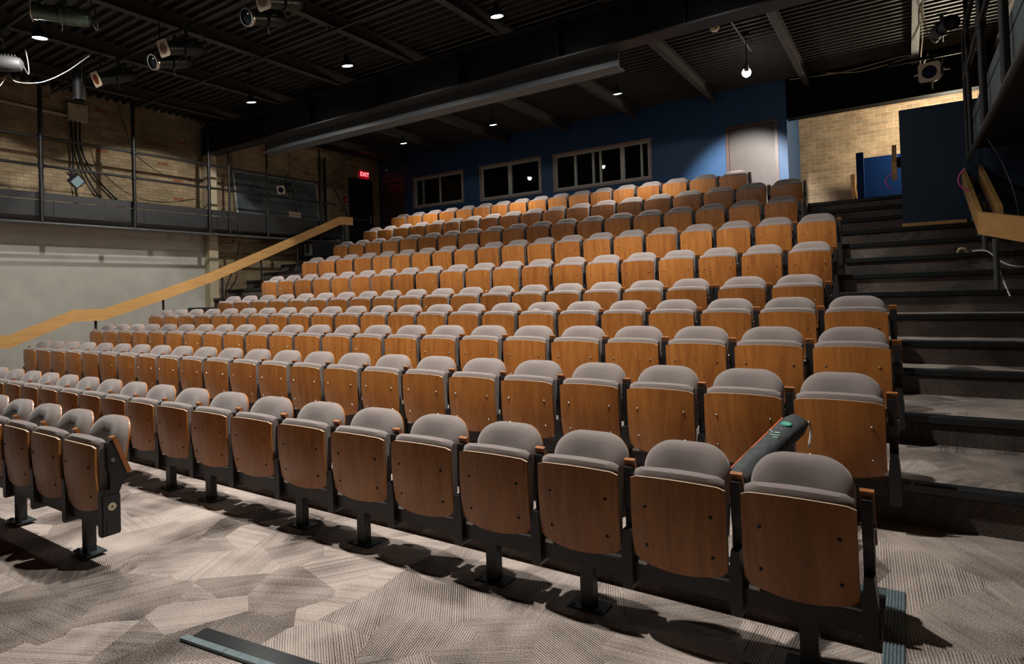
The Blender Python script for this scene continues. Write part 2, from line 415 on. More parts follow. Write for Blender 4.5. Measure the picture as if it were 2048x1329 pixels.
fl = MB().box(XL, XR, YF, 3.2, -0.2, 0.0)
struct('floor', fl, M_['carpet'])
struct('floor_aisle_platform', MB().box(-0.085, XR, YF, 3.12, 0.0, 0.25), M_['carpet'])
for k, (y, z) in enumerate(STEPS):
    y1 = STEPS[k+1][0] if k + 1 < len(STEPS) else 15.2
    b = MB().box(XL, XR, y, y1 + 0.02, z - 0.6 if k > 1 else 0.0, z)
    struct('floor_tier', b, M_['stair_carpet'] if k > 0 else M_['carpet'])
for y, z, xl in HALF:
    struct('floor_step', MB().box(xl, XR, y, y + 0.6, z - 0.4, z - 0.001), M_['stair_carpet'])
    struct('floor_step', MB().box(XL, -11.45, y, y + 0.6, z - 0.4, z - 0.001), M_['stair_carpet'])

# vinyl nosings along every step: rounded top lip and a deep face
def nosing(x0, x1, y, z, n):
    p = [(y + 0.055, z + 0.004), (y - 0.012, z + 0.004), (y - 0.022, z - 0.004), (y - 0.022, z - 0.045), (y - 0.004, z - 0.055), (y - 0.002, z - 0.002), (y + 0.055, z + 0.0005)]
    return struct('trim_%d' % n, MB().prism(p, x0, x1, 'x'), M_['nosing'])
tn = 1
for y, z in STEPS:
    nosing(XL + 0.05, -0.13 if z < 0.3 else (XR if z < 2.2 else (XR if y < 9.6 else -0.03)), y, z, tn); tn += 1
for y, z, xl in HALF:
    nosing(xl, XR if y < 9.5 else -0.03, y, z, tn); tn += 1
    nosing(XL + 0.05, -11.45, y, z, tn); tn += 1

# ribbed edging strip: round the raised aisle platform, and one on the floor near the stage
def ribbed(x0, x1, y0, y1, z, along):
    b = MB().box(x0, x1, y0, y1, z, z + 0.006)
    nr = 6
    for k in range(nr):
        t0 = (k + 0.2) / nr; t1 = (k + 0.75) / nr
        if along == 'y': b.box(x0 + (x1-x0)*t0, x0 + (x1-x0)*t1, y0, y1, z + 0.006, z + 0.010)
        else: b.box(x0, x1, y0 + (y1-y0)*t0, y0 + (y1-y0)*t1, z + 0.006, z + 0.010)
    return b
bmr = ribbed(-0.125, -0.055, -0.6, 3.17, 0.25, 'y'); struct('trim_%d' % tn, bmr, M_['strip']); tn += 1
bmr = ribbed(-0.30, -0.125, 3.10, 3.17, 0.25, 'x'); struct('trim_%d' % tn, bmr, M_['strip']); tn += 1

# walls
struct('wall_left', MB().box(XL - 0.25, XL, YF, 15.3, -0.2, 6.0), M_['brick_left'])
struct('wall_left_plaster', MB().box(XL, XL + 0.03, YF, 7.95, 0.0, 3.3), M_['pale_wall'])
struct('wall_right', MB().box(XR, XR + 0.25, YF, 15.3, -0.2, 6.0), M_['brick_right'])
struct('wall_stage', MB().box(XL, XR, YF - 0.2, YF, -0.2, 6.0), M_['steel_black'])
struct('wall_hall', MB().box(-4.2, XR, 15.0, 15.25, 2.5, 6.0), M_['brick_hall'])
XB = -1.93
OPEN = [(-13.28, -12.32, 2.906, 5.10), (-11.95, -10.2, 4.205, 5.02), (-9.55, -7.717, 4.165, 5.02), (-7.275, -4.82, 4.15, 5.0), (-3.13, -2.1, 2.906, 5.0)]
bw = MB(); x = XL
for x0, x1, z0, z1 in OPEN:
    bw.box(x, x0, YB, YB + 0.14, 2.5, 6.0)
    if z0 > 3: bw.box(x0, x1, YB, YB + 0.14, 2.5, z0)
    bw.box(x0, x1, YB, YB + 0.14, z1, 6.0)
    x = x1
bw.box(x, XB, YB, YB + 0.14, 2.5, 6.0)
struct('wall_back', bw, M_['blue'])
struct('wall_back_return', MB().box(XB - 0.12, XB, YB + 0.14, 15.0, 2.5, 6.0), M_['blue'])
# the dark control booth behind the windows
bo = MB().box(XL, XB - 0.12, 15.4, 15.5, 2.5, 6.0).box(XL, XB - 0.12, YB + 0.14, 15.4, 5.6, 5.7).box(XB - 0.14, XB - 0.12, YB + 0.14, 15.4, 2.9, 5.7)
struct('wall_booth', bo, M_['black_plastic'])

# ceiling: corrugated steel deck, joists, girders
dk = MB(); prof = []
y = YF
while y < 15.2:
    prof += [(y, ZD), (y + 0.045, ZD), (y + 0.062, ZD + 0.058), (y + 0.138, ZD + 0.058)]; y += 0.155
a = [dk.bm.verts.new((XL, p[0], p[1])) for p in prof]; b = [dk.bm.verts.new((XR, p[0], p[1])) for p in prof]
for i in range(len(prof) - 1): dk.bm.faces.new((a[i], a[i+1], b[i+1], b[i]))
dk.box(XL, XR, YF, 15.2, ZD + 0.075, ZD + 0.1)
struct('ceiling', dk, M_['deck'])
for k in range(-7, 2):
    x = 0.245 + 1.78 * k if k < 1 else 1.42
    j = MB()
    for s in (-1, 1):
        j.box(x + s*0.006, x + s*0.055, YF, YB - 0.01, 5.56, 5.572) if s > 0 else j.box(x - 0.055, x - 0.006, YF, YB - 0.01, 5.56, 5.572)
    j.box(x - 0.006, x + 0.006, YF, YB - 0.01, 5.563, ZD)
    j.box(x - 0.05, x + 0.05, YF, YB - 0.01, ZD - 0.012, ZD - 0.001)
    struct('ceiling_joist', j, M_['joist'])
g = MB().box(-13.3, XR, 7.67, 7.97, 4.965, 4.99).box(-13.3, XR, 7.67, 7.97, 5.535, 5.56).box(-13.3, XR, 7.81, 7.83, 4.99, 5.535)
for k in range(9): 
    x = -13.25 + k*1.83; g.box(x, x + 0.015, 7.68, 7.96, 4.99, 5.535)
struct('ceiling_girder', g, M_['steel_black'])
g = MB().box(-11.45, -3.33, 7.985, 8.28, 4.785, 4.805).box(-11.45, -3.33, 7.985, 8.28, 5.16, 5.18).box(-11.45, -3.33, 8.07, 8.09, 4.805, 5.16)
struct('ceiling_beam', g, M_['beam_grey'])
struct('ceiling_header', MB().box(XB, XR, YB, YB + 0.2, 4.985, 6.0).box(XB, XR, YB - 0.05, YB + 0.22, 4.96, 4.985), M_['header_black'])
struct('column_left', MB().box(XL + 0.03, XL + 0.24, 7.74, 7.95, 0.0, 4.965), M_['cream_paint'])

# booth windows: trim, sash frame, mullions, glass
def window(n, x0, x1, z0, z1, mull):
    t = MB()
    tw = 0.05
    t.box(x0 - tw, x1 + tw, YB - 0.02, YB, z1, z1 + tw).box(x0 - tw, x1 + tw, YB - 0.02, YB, z0 - tw, z0).box(x0 - tw, x0, YB - 0.02, YB, z0, z1).box(x1, x1 + tw, YB - 0.02, YB, z0, z1)
    root = struct('window_%d' % n, t, M_['win_trim'])
    f = MB(); fw = 0.045
    f.box(x0, x1, YB + 0.01, YB + 0.08, z1 - fw, z1).box(x0, x1, YB + 0.01, YB + 0.08, z0, z0 + fw).box(x0, x0 + fw, YB + 0.01, YB + 0.08, z0 + fw, z1 - fw).box(x1 - fw, x1, YB + 0.01, YB + 0.08, z0 + fw, z1 - fw)
    f.build('window_frame', M_['win_frame'], root)
    for xm, wm in mull:
        MB().box(xm - wm/2, xm + wm/2, YB + 0.015, YB + 0.075, z0 + fw, z1 - fw).build('mullion', M_['win_frame'], root)
    MB().box(x0 + fw*0.5, x1 - fw*0.5, YB + 0.045, YB + 0.051, z0 + fw*0.5, z1 - fw*0.5).build('glass_pane', M_['glass'], root)
window(1, *OPEN[1], [(-11.02, 0.035)])
window(2, *OPEN[2], [(-8.64, 0.11)])
window(3, *OPEN[3], [(-6.72, 0.06), (-6.24, 0.05), (-6.05, 0.05), (-5.49, 0.10), (-5.02, 0.045)])

# doors
def door(n, x0, x1, z0, z1, leaf, frame, fw=0.06):
    t = MB().box(x0, x0 + fw, YB - 0.03, YB + 0.14, z0, z1).box(x1 - fw, x1, YB - 0.03, YB + 0.14, z0, z1).box(x0 + fw, x1 - fw, YB - 0.03, YB + 0.14, z1 - fw, z1)
    r = struct('door_%d' % n, t, M_[frame])
    MB().box(x0 + fw, x1 - fw, YB + 0.06, YB + 0.105, z0, z1 - fw).build('door_leaf', M_[leaf], r)
    MB().tube([(x0 + 0.14, YB + 0.06, z0 + 1.0), (x0 + 0.14, YB + 0.0, z0 + 1.0), (x0 + 0.24, YB + 0.0, z0 + 1.0)], 0.011).build('door_handle', M_['bolt'], r)
    return r
door(1, *OPEN[4], 'brown_door', 'brown_frame')
door(2, *OPEN[0], 'brown_frame', 'brown_frame')
# exit door in the left wall
y0, y1, zt = 12.10, 12.99, 5.10
t = MB().box(XL, XL + 0.05, y0, y0 + 0.06, 2.906, zt).box(XL, XL + 0.05, y1 - 0.06, y1, 2.906, zt).box(XL, XL + 0.05, y0 + 0.06, y1 - 0.06, zt - 0.06, zt)
dr = struct('door_3', t, M_['dark_door'])
MB().box(XL, XL + 0.03, y0 + 0.06, y1 - 0.06, 2.906, zt - 0.06).build('door_leaf', M_['dark_door'], dr)
MB().box(XL + 0.03, XL + 0.09, y0 + 0.12, y1 - 0.12, 3.86, 3.93).build('push_bar', M_['pipe_grey'], dr)
MB().tube([(XL + 0.09, y1 - 0.15, 3.80), (XL + 0.09, y1 - 0.15, 4.05)], 0.012).build('door_handle', M_['bolt'], dr)
MB().box(XL + 0.03, XL + 0.08, y0 + 0.3, y0 + 0.55, 4.93, 4.99).build('door_closer', M_['pipe_grey'], dr)

# blue partitions at the head of the right aisle
p = MB().box(-0.022, XR, 9.65, 9.77, 2.31, 3.905).box(-0.022, 0.10, 9.77, 10.9, 2.31, 3.905)
struct('wall_partition', p, M_['blue_navy'])
MB().box(-0.03, 0.66, 9.615, 9.65, 2.335, 2.385).build('baseboard_partition', M_['rail_wood'])['kind'] = 'structure'
struct('wall_partition_low', MB().box(-0.735, -0.615, 13.15, 13.28, 2.906, 4.06).box(-0.70, 0.25, 14.2, 14.32, 2.906, 4.13), M_['blue_deep'])
tag(MB().box(0.40, 0.56, 9.55, 9.63, 2.314, 2.36).bevel(0.012).build('wood_block', M_['rail_wood']), 'short pale wooden block on the step under the blue partition', 'block')

# ================================================================ HOUSE LAMPS
def house_lamp(x, y, z, d, watts, cone, label, blend=0.35, col=HOUSE, face=0.10, globe=False):
    M = aim_matrix((x, y, z), d) @ Matrix.Scale(0.76, 4)
    r = thing('house_lamp', label, 'lamp', group='house lamps under the roof deck', M=M)
    inv = M.inverted()
    h = MB().lathe([(0.0, 0.20), (0.045, 0.20), (0.05, 0.13), (0.085, 0.09), (0.115, 0.02), (0.118, -0.005), (0.108, -0.005), (0.105, 0.015), (0.0, 0.03)], 24)
    if globe: h.bm.free(); h = MB().lathe([(0, 0.20), (0.03, 0.20), (0.05, 0.14), (0.055, 0.01), (0.0, 0.01)], 20)
    h.build('lamp_housing', M_['lamp_body'], r, True)
    if globe: MB().lathe([(0, -0.16), (0.05, -0.15), (0.085, -0.11), (0.095, -0.06), (0.08, -0.01), (0.05, 0.02), (0, 0.03)], 24).build('lamp_lens', M_['lamp_face'], r, True)
    else: MB().lathe([(0.0, -0.012), (face*0.6, -0.008), (face, 0.004), (face, 0.012), (0, 0.014)], 24).build('lamp_lens', M_['lamp_face'], r, True)
    top = Vector((x, y, ZD - 0.01)); a = M @ Vector((0, 0, 0.19))
    MB().tube([inv @ a, inv @ Vector((a.x, a.y, a.z + 0.08)), inv @ Vector((a.x, a.y, ZD))], 0.010).build('stem', M_['pipe'], r)
    MB().lathe([(0.0, ZD), (0.06, ZD), (0.06, ZD - 0.05), (0.0, ZD - 0.06)], 14, inv @ Matrix.Translation((a.x, a.y, 0))).build('canopy', M_['lamp_body'], r, True)
    spot(M @ Vector((0, 0, -0.18 if globe else -0.03)), d, watts, cone, blend, col, 0.05, r)
    return r
LAMPS = [
    # x, y, z, beam direction, watts, cone, spill share, label; a soft main beam plus a weak wide spill cut off by the shade
    (-9.25, 3.24, 5.10, (-0.05, 0.08, -1), 680, 108, -0.42, 'bright round house lamp among the stage spotlights at upper left'),
    (-4.318, 6.469, 5.20, (0, 0.17, -1), 840, 93, 0.035, 'bright house lamp nearest the top edge, above the middle of the seating'),
    (-7.106, 6.458, 5.20, (0, 0.17, -1), 840, 93, 0.035, 'bright house lamp in front of the girder, left of the topmost lamp'),
    (-9.775, 6.60, 5.20, (-0.05, 0.18, -1), 700, 98, -0.42, 'house lamp in front of the girder over the left seats'),
    (-9.76, 10.52, 5.20, (0, 0.2, -1), 420, 104, 0.03, 'leftmost house lamp behind the girder'),
    (-7.247, 10.576, 5.20, (0, 0.2, -1), 420, 104, 0.03, 'middle house lamp behind the girder'),
    (-4.378, 10.50, 5.25, (0, 0.2, -1), 420, 104, 0.05, 'dazzling house lamp in front of the largest booth window'),
    (-2.118, 10.59, 5.20, (-0.2, 0.84, -0.50), 1050, 52, 0.0, 'round house lamp under the bare deck near the brown door'),
    # the same grid goes on outside the picture
    (-6.90, 3.20, 5.10, (0, 0.08, -1), 800, 104, 0.05, 'house lamp of the front line, second from the left'),
    (-4.20, 3.20, 5.10, (0, 0.08, -1), 800, 104, 0.05, 'house lamp of the front line, third from the left'),
    (-2.05, 3.15, 5.10, (0, 0.08, -1), 800, 108, 0.05, 'house lamp of the front line at the right'),
    (-2.05, 6.45, 5.20, (0, 0.20, -1), 720, 97, 0.035, 'house lamp of the second line at the right'),
]
for x, y, z, d, wt, cone, sp_, lab in LAMPS:
    r_ = house_lamp(x, y, z, d, wt, cone, lab, 1.0 if sp_ else 0.65, globe=(sp_ == 0))
    if sp_ > 0: spot((x, y, z - 0.03), (0, 0, -1), wt * sp_, 169, 0.08, HOUSE, 0.05, r_)
    if sp_ < 0:                                                     # the two lamps nearest the left wall spill mostly towards it
        spot((x, y, z - 0.03), (-0.72, 0.0, -0.70), wt * -sp_, 82, 0.12, HOUSE, 0.04, r_)
        spot((x, y, z - 0.03), (0, 0, -1), wt * 0.06, 169, 0.08, HOUSE, 0.05, r_)
# hall lamp behind the blue partition: washes the hall bricks and the bare deck
hl = thing('hall_lamp', 'small round lamp on a stand behind the blue partition', 'lamp', (0.85, 13.8, 2.906))
MB().lathe([(0, 0), (0.14, 0), (0.14, 0.02), (0.02, 0.03), (0.015, 1.30), (0, 1.30)], 18).build('stand', M_['pipe'], hl, True)
MB().lathe([(0, 1.30), (0.05, 1.32), (0.07, 1.37), (0.05, 1.42), (0, 1.44)], 18).build('lamp_globe', M_['lamp_face'], hl, True)
pl = bpy.data.lights.new('hall_light', 'POINT'); pl.energy = 245; pl.color = (1, 0.88, 0.66); pl.shadow_soft_size = 0.08
po = bpy.data.objects.new('hall_light', pl); C.objects.link(po); po.parent = hl; po.location = (0, -0.02, 1.56)

# ================================================================ SEATS
# row: (y of the folded seat's face, z of its top corner, x of the left top corner of every seat from right to left)
ROWS = {
    'A': (1.739, 0.747, [-4.724, -5.246, -5.765, -6.287, -6.809, -7.331, -7.853, -8.375, -8.897]),
    'B': (2.758, 0.729, [-0.643, -1.153, -1.671, -2.198, -2.736, -3.293, -3.867, -4.446, -5.017, -5.565, -6.085, -6.587, -7.081, -7.575, -8.071, -8.569, -9.068, -9.59, -10.11, -10.63, -11.15, -11.67]),
    'C': (3.885, 0.954, [-0.583, -1.106, -1.626, -2.144, -2.662, -3.179, -3.694, -4.207, -4.720, -5.231, -5.743, -6.257, -6.772, -7.287, -7.802, -8.316, -8.831, -9.349, -9.869, -10.391, -10.914, -11.439, -11.965]),
    'D': (4.897, 1.162, [-0.595, -1.145, -1.693, -2.238, -2.779, -3.316, -3.852, -4.386, -4.912, -5.434, -5.956, -6.476, -6.993, -7.509, -8.025, -8.539, -9.052, -9.565, -10.076, -10.585, -11.094, -11.604, -12.118]),
    'E': (5.843, 1.372, [-0.609, -1.142, -1.667, -2.186, -2.703, -3.218, -3.734, -4.250, -4.764, -5.277, -5.792, -6.307, -6.822, -7.335, -7.847, -8.359, -8.873, -9.392, -9.914, -10.438, -10.961, -11.485, -12.010]),
    'F': (6.708, 1.590, [-1.176, -1.718, -2.292, -2.816, -3.339, -3.859, -4.378, -4.897, -5.417, -5.937, -6.454, -6.968, -7.480, -7.994, -8.512, -9.039, -9.575, -10.117, -10.656, -11.190]),
    'G': (7.626, 1.981, [-1.150, -1.664, -2.179, -2.694, -3.211, -3.736, -4.265, -4.792, -5.316, -5.840, -6.363, -6.885, -7.407, -7.932, -8.458, -8.983, -9.508, -10.034, -10.565, -11.103]),
    'H': (8.591, 2.398, [-1.173, -1.685, -2.193, -2.701, -3.212, -3.727, -4.242, -4.758, -5.275, -5.790, -6.305, -6.820, -7.332, -7.844, -8.360, -8.882, -9.413, -9.954, -10.502, -11.052]),
    'I': (9.561, 2.804, [-1.736, -2.244, -2.753, -3.265, -3.781, -4.304, -4.828, -5.352, -5.878, -6.408, -6.940, -7.471, -8.000, -8.527, -9.054, -9.578, -10.102, -10.628, -11.160]),
    'J': (10.547, 3.209, [-1.815, -2.351, -2.887, -3.423, -3.956, -4.488, -5.020, -5.553, -6.085, -6.612, -7.131, -7.646, -8.157, -8.665, -9.172, -9.680, -10.189, -10.698, -11.208]),
    'K': (11.537, 3.634, [-2.860, -3.409, -3.945, -4.466, -4.978, -5.489, -5.999, -6.508, -7.016, -7.524, -8.033, -8.545, -9.062, -9.587, -10.122, -10.666, -11.212]),}
PW = 0.457                                                          # seat panel width
def seat_panel_mesh():
    b = MB(); nx, nz = 14, 10
    front, back = [], []
    for i in range(nx + 1):
        s = -1 + 2*i/nx
        zt = 0.729 + 0.013*(1 - s*s); zb = 0.338 - 0.032*(1 - s*s)
        e = 0.016*max(0, (abs(s) - 0.86)/0.14)**3                  # eased corners
        zt -= e*0.6; zb += e
        colf, colb = [], []
        for j in range(nz + 1):
            t = j/nz; z = zb + (zt - zb)*t
            yb = -0.024*(1 - s*s) - 0.010*math.sin(PI*t) + 0.022*(1 - t)
            colf.append(b.bm.verts.new((s*PW/2, yb, z))); colb.append(b.bm.verts.new((s*PW/2, yb + 0.012, z)))
        front.append(colf); back.append(colb)
    for i in range(nx):
        for j in range(nz):
            b.bm.faces.new((front[i][j], front[i+1][j], front[i+1][j+1], front[i][j+1]))
            b.bm.faces.new((back[i][j], back[i][j+1], back[i+1][j+1], back[i+1][j]))
        b.bm.faces.new((front[i][0], back[i][0], back[i+1][0], front[i+1][0]))
        b.bm.faces.new((front[i][nz], front[i+1][nz], back[i+1][nz], back[i][nz]))
    for j in range(nz):
        b.bm.faces.new((front[0][j], front[0][j+1], back[0][j+1], back[0][j]))
        b.bm.faces.new((front[nx][j], back[nx][j], back[nx][j+1], front[nx][j+1]))
    me = b.mesh('seat_panel', M_['seat_wood'], True)
    me.materials.append(M_['ply_edge_lit'])
    for f in me.polygons:
        if f.normal.z > 0.6: f.material_index = 1
    return me
def panel_y(s, t): return -0.024*(1 - s*s) - 0.010*math.sin(PI*t) + 0.022*(1 - t)

def cushion_mesh():
    b = MB(); prof = [(0.016, 0.36), (0.016, 0.735), (0.024, 0.755), (0.045, 0.765), (0.068, 0.758), (0.084, 0.738), (0.086, 0.60), (0.070, 0.36)]
    n = 12; rings = []
    for i in range(n + 1):
        s = -1 + 2*i/n; hw = 0.219
        e = max(0, (abs(s) - 0.90)/0.10)
        ring = []
        for (yy, zz) in prof:
            cy, cz = 0.055, 0.55
            k = 1 - 0.10*e*e
            ring.append(b.bm.verts.new((s*hw, cy + (yy - cy)*(1 - 0.35*e*e) - 0.022*(1 - s*s)*(1 if yy < 0.05 else 0.4), 0.36 + (zz - 0.36)*(1 - 0.035*e*e) + 0.013*(1 - s*s)*(zz > 0.7))))
        rings.append(ring)
    m = len(prof)
    for A, B in zip(rings, rings[1:]):
        for k in range(m): b.bm.faces.new((A[k], A[(k+1) % m], B[(k+1) % m], B[k]))
    b.bm.faces.new(rings[0]); b.bm.faces.new(rings[-1][::-1])
    return b.mesh('seat_cushion', M_['fabric'], True)

def back_outline(grow=0.0, n=10):
    hw = 0.216 + grow; zt = 0.865 + grow; rx, rz = 0.150, 0.140; zb = 0.47
    pts = [(-hw + 0.012, zb), (hw - 0.012, zb)]
    for k in range(n + 1):
        a = PI/2*k/n
        pts.append((hw - rx + rx*math.cos(a)**0.9, zt - rz + rz*math.sin(a)**0.9))
    for k in range(n + 1):
        a = PI/2*(1 - k/n)
        pts.append((-hw + rx - rx*math.cos(a)**0.9, zt - rz + rz*math.sin(a)**0.9))
    return pts
def lean(z): return 0.128 + (z - 0.47)*0.16                          # the back leans away from the stage
def slab(outline, y0, rings, mat, name):
    # stacked rings (shrink, dy) give a padded, domed slab
    b = MB(); prev = None; cz = 0.66
    for sh, dy in rings:
        ring = []
        for x, z in outline:
            X = x*(1 - sh/0.222); Z = cz + (z - cz)*(1 - sh/0.20)
            ring.append(b.bm.verts.new((X, y0 + lean(Z) + dy + 0.035*(x/0.222)**2*-1 + 0.02, Z)))
        if prev:
            for k in range(len(ring)): b.bm.faces.new((prev[k], prev[(k+1) % len(ring)], ring[(k+1) % len(ring)], ring[k]))
        else: b.bm.faces.new(ring[::-1])
        prev = ring
    b.bm.faces.new(prev)
    return b.mesh(name, mat, True)
OUT = back_outline()
BACK = slab(OUT, 0.0, [(0.085, -0.032), (0.04, -0.027), (0.014, -0.015), (0.0, 0.004), (0.0, 0.034), (0.004, 0.041)], M_['fabric'], 'backrest')
BACKP = slab(back_outline(-0.004), 0.0, [(0.0, 0.0415), (0.0, 0.051), (0.004, 0.053)], M_['seat_wood'], 'back_panel')
PANEL = seat_panel_mesh(); CUSH = cushion_mesh()
BOLT = MB().lathe([(0, -0.006), (0.005, -0.0055), (0.0085, -0.002), (0.009, 0.004), (0, 0.004)], 10, Matrix.Rotation(-PI/2, 4, 'X')).mesh('bolt', M_['bolt'], True)
BOLT_D = BOLT.copy(); BOLT_D.materials[0] = M_['dark_bolt']
def arm_mesh():
    # a slim wooden arm, folded down: capped at the top front and running down behind the steel plate
    b = MB()
    p = [(0.072, 0.780), (0.096, 0.786), (0.184, 0.548), (0.158, 0.538)]
    b.prism(p, -0.027, 0.027, 'x'); b.bevel(0.004, 2)
    return b.mesh('armrest', M_['arm_wood'])
ARM = arm_mesh()
def stanchion_mesh():
    b = MB()
    up = [(0.050, 0.750), (0.050, 0.60), (0.062, 0.545), (0.058, 0.43), (0.020, 0.40), (0.015, 0.24), (0.022, 0.185), (0.100, 0.185), (0.108, 0.24), (0.112, 0.43), (0.150, 0.52), (0.160, 0.56), (0.098, 0.750)]
    b.prism(up, -0.021, 0.021, 'x')
    low = [(-0.018, 0.46), (-0.0285, 0.35), (-0.0285, 0.195), (-0.022, 0.175), (0.022, 0.175), (0.0285, 0.195), (0.0285, 0.35), (0.018, 0.46)]
    b.prism(low, 0.008, 0.113, 'y'); b.bevel(0.003, 1)
    return b.mesh('side_frame', M_['black_metal'])
STAN = stanchion_mesh()
HINGE = MB().lathe([(0, -0.03), (0.012, -0.03), (0.012, 0.03), (0, 0.03)], 12, Matrix.Translation((0, 0.075, 0.64)) @ Matrix.Rotation(PI/2, 4, 'Y')).mesh('hinge_pin', M_['bolt'], True)
STOP = MB().box(-0.022, 0.022, 0.028, 0.06, 0.300, 0.318).mesh('rubber_stop', M_['white_plastic'])

ORD = ['', 'second', 'third', 'fourth', 'fifth', 'sixth', 'seventh', 'eighth', 'ninth', 'tenth', 'eleventh', 'twelfth', 'thirteenth', 'fourteenth', 'fifteenth', 'sixteenth', 'seventeenth', 'eighteenth', 'nineteenth', 'twentieth', 'twenty-first', 'twenty-second', 'twenty-third']
RN = {'A': 'short front row at left', 'B': 'second row', 'C': 'third row', 'D': 'fourth row', 'E': 'fifth row', 'F': 'sixth row', 'G': 'seventh row', 'H': 'eighth row', 'I': 'ninth row', 'J': 'tenth row', 'K': 'eleventh and last row'}
AX = PW/2 + 0.0335
def put(name, me, par, loc=(0, 0, 0), rot=None):
    o = bpy.data.objects.new(name, me); C.objects.link(o); o.parent = par; o.location = loc
    if rot: o.rotation_euler = rot
    return o
FRAC = [(-0.66, 0.665), (0.72, 0.665), (-0.66, 0.19), (0.72, 0.19)]
for R, (ry, rz, xs) in ROWS.items():
    n = len(xs); base = rz - 0.729
    for i, x in enumerate(xs):
        pitch = (xs[i-1] - x) if i > 0 else (xs[0] - xs[1])
        if R == 'F' and i == 2: pitch = 0.52
        gap = 0.067
        wd = max(0.43, min(0.50, pitch - gap)); sx = wd/PW
        t = bpy.data.objects.new('theatre_seat', None); C.objects.link(t); t.empty_display_size = 0.1
        t.location = (x + wd/2, ry, base); t.scale = (sx, 1, 1)
        if i == 0: lab = 'folded wooden theatre seat at the right end of the ' + RN[R]
        elif i == n - 1 and R != 'A' and R != 'B': lab = 'folded wooden theatre seat at the left end of the ' + RN[R]
        else: lab = 'folded wooden theatre seat, %s from the right end of the %s' % (ORD[i], RN[R])
        if R == 'B' and i == 0: lab = 'largest folded seat at the right end of the second row, nearest the camera'
        tag(t, lab, 'seat', 'seats of the ' + RN[R])
        pn = put('seat_panel', PANEL, t)
        if R not in 'JK':
            for s, tt in FRAC:
                z = 0.338 + (0.729 - 0.338)*tt
                put('bolt', BOLT_D if R in 'AB' else BOLT, pn, (s*PW/2, panel_y(s, tt), z))
        put('seat_cushion', CUSH, t)
        bk = put('backrest', BACK, t); put('back_panel', BACKP, bk)
        st = put('side_frame', STAN, t, (AX, 0, 0))
        if R in 'ABCDEFG': put('hinge_pin', HINGE, st)
        put('armrest', ARM, t, (AX, 0, 0))
        if i == n - 1 or (R == 'F' and i == 1):
            put('side_frame', STAN, t, (-AX, 0, 0)); put('armrest', ARM, t, (-AX, 0, 0))
        if R in 'BC': put('rubber_stop', STOP, t, (-0.19, 0, 0))
        if R == 'A' and i == 0:
            # row letter plate on the outer side
            cv = MB().box(0.027, 0.036, 0.012, 0.110, 0.19, 0.42).box(0.036, 0.040, 0.03, 0.108, 0.19, 0.275).bevel(0.002, 1)
            c = cv.build('end_cover', M_['black_metal'], t); c.location = (AX, 0, 0)
            d = MB().lathe([(0, 0), (0.024, 0), (0.024, 0.002), (0, 0.002)], 24, Matrix.Translation((0.036, 0.062, 0.355)) @ Matrix.Rotation(PI/2, 4, 'Y')).build('row_plate', M_['cream'], t); d.location = (AX, 0, 0)
            text_mesh('row_letter', 'A', 0.026, 0.0006, M_['black_plastic'], d, Matrix.Translation((0.0388, 0.062, 0.355)) @ Matrix(((0, 0, 1, 0), (1, 0, 0, 0), (0, 1, 0, 0), (0, 0, 0, 1))))

# one steel rail under every row carries the seats; the two lowest rows and the last one stand on posts
def seat_rail(R, posts, label):
    ry, rz, xs = ROWS[R]; base = rz - 0.729
    r = thing('seat_rail', label, 'rail', ((xs[0] + xs[-1])/2, ry, base), 'steel rails under the seat rows')
    cx = r.location.x
    segs = [(xs[-1] - 0.05, xs[0] + PW + 0.05)]
    if R == 'F': segs = [(xs[-1] - 0.05, xs[2] + PW + 0.05), (xs[1] - 0.05, xs[0] + PW + 0.05)]
    for a, b_ in segs:
        MB().box(a - cx, b_ - cx, 0.040, 0.102, 0.215, 0.295).build('beam', M_['black_metal'], r)
    for px in posts:
        p = MB().box(px - cx - 0.036, px - cx + 0.036, 0.045, 0.100, 0.008, 0.216).build('leg', M_['black_metal'], r)
        bp = MB().box(px - cx - 0.10, px - cx + 0.10, 0.015, 0.135, 0.0, 0.009).bevel(0.003, 1)
        for s in (-0.075, 0.075): bp.lathe([(0, 0.018), (0.012, 0.018), (0.014, 0.008), (0, 0.008)], 8, Matrix.Translation((px - cx + s, 0.035, 0)))
        bp.build('foot_plate', M_['base_metal'], p)
    return r
seat_rail('A', [-4.549, -5.683, -6.60, -7.6, -8.65], 'black steel seat rail on posts under the short front row at left')
seat_rail('B', [-0.397, -1.429, -2.025, -3.078, -3.709, -4.867, -5.488, -6.65, -7.7, -8.75, -9.8, -10.85, -11.4], 'black steel seat rail on posts under the second row')
for R in 'CDEFGHIJ': seat_rail(R, [], 'black steel seat rail bolted to the riser under the ' + RN[R])
seat_rail('K', [-3.1, -4.2, -5.3, -6.4, -7.5, -8.6, -9.7, -10.8], 'black steel seat rail on posts under the last row')
# paper left on a seat, and the bag
ry, rz, xs = ROWS['E']
tag(MB().box(-0.035, 0.035, -0.0, 0.045, 0, 0.012).xf(Matrix.Translation((xs[6] + 0.215, ry + 0.02, rz + 0.052))).build('paper_slip', M_['paper']), 'small white paper slip lying on a folded seat of the fifth row', 'paper')

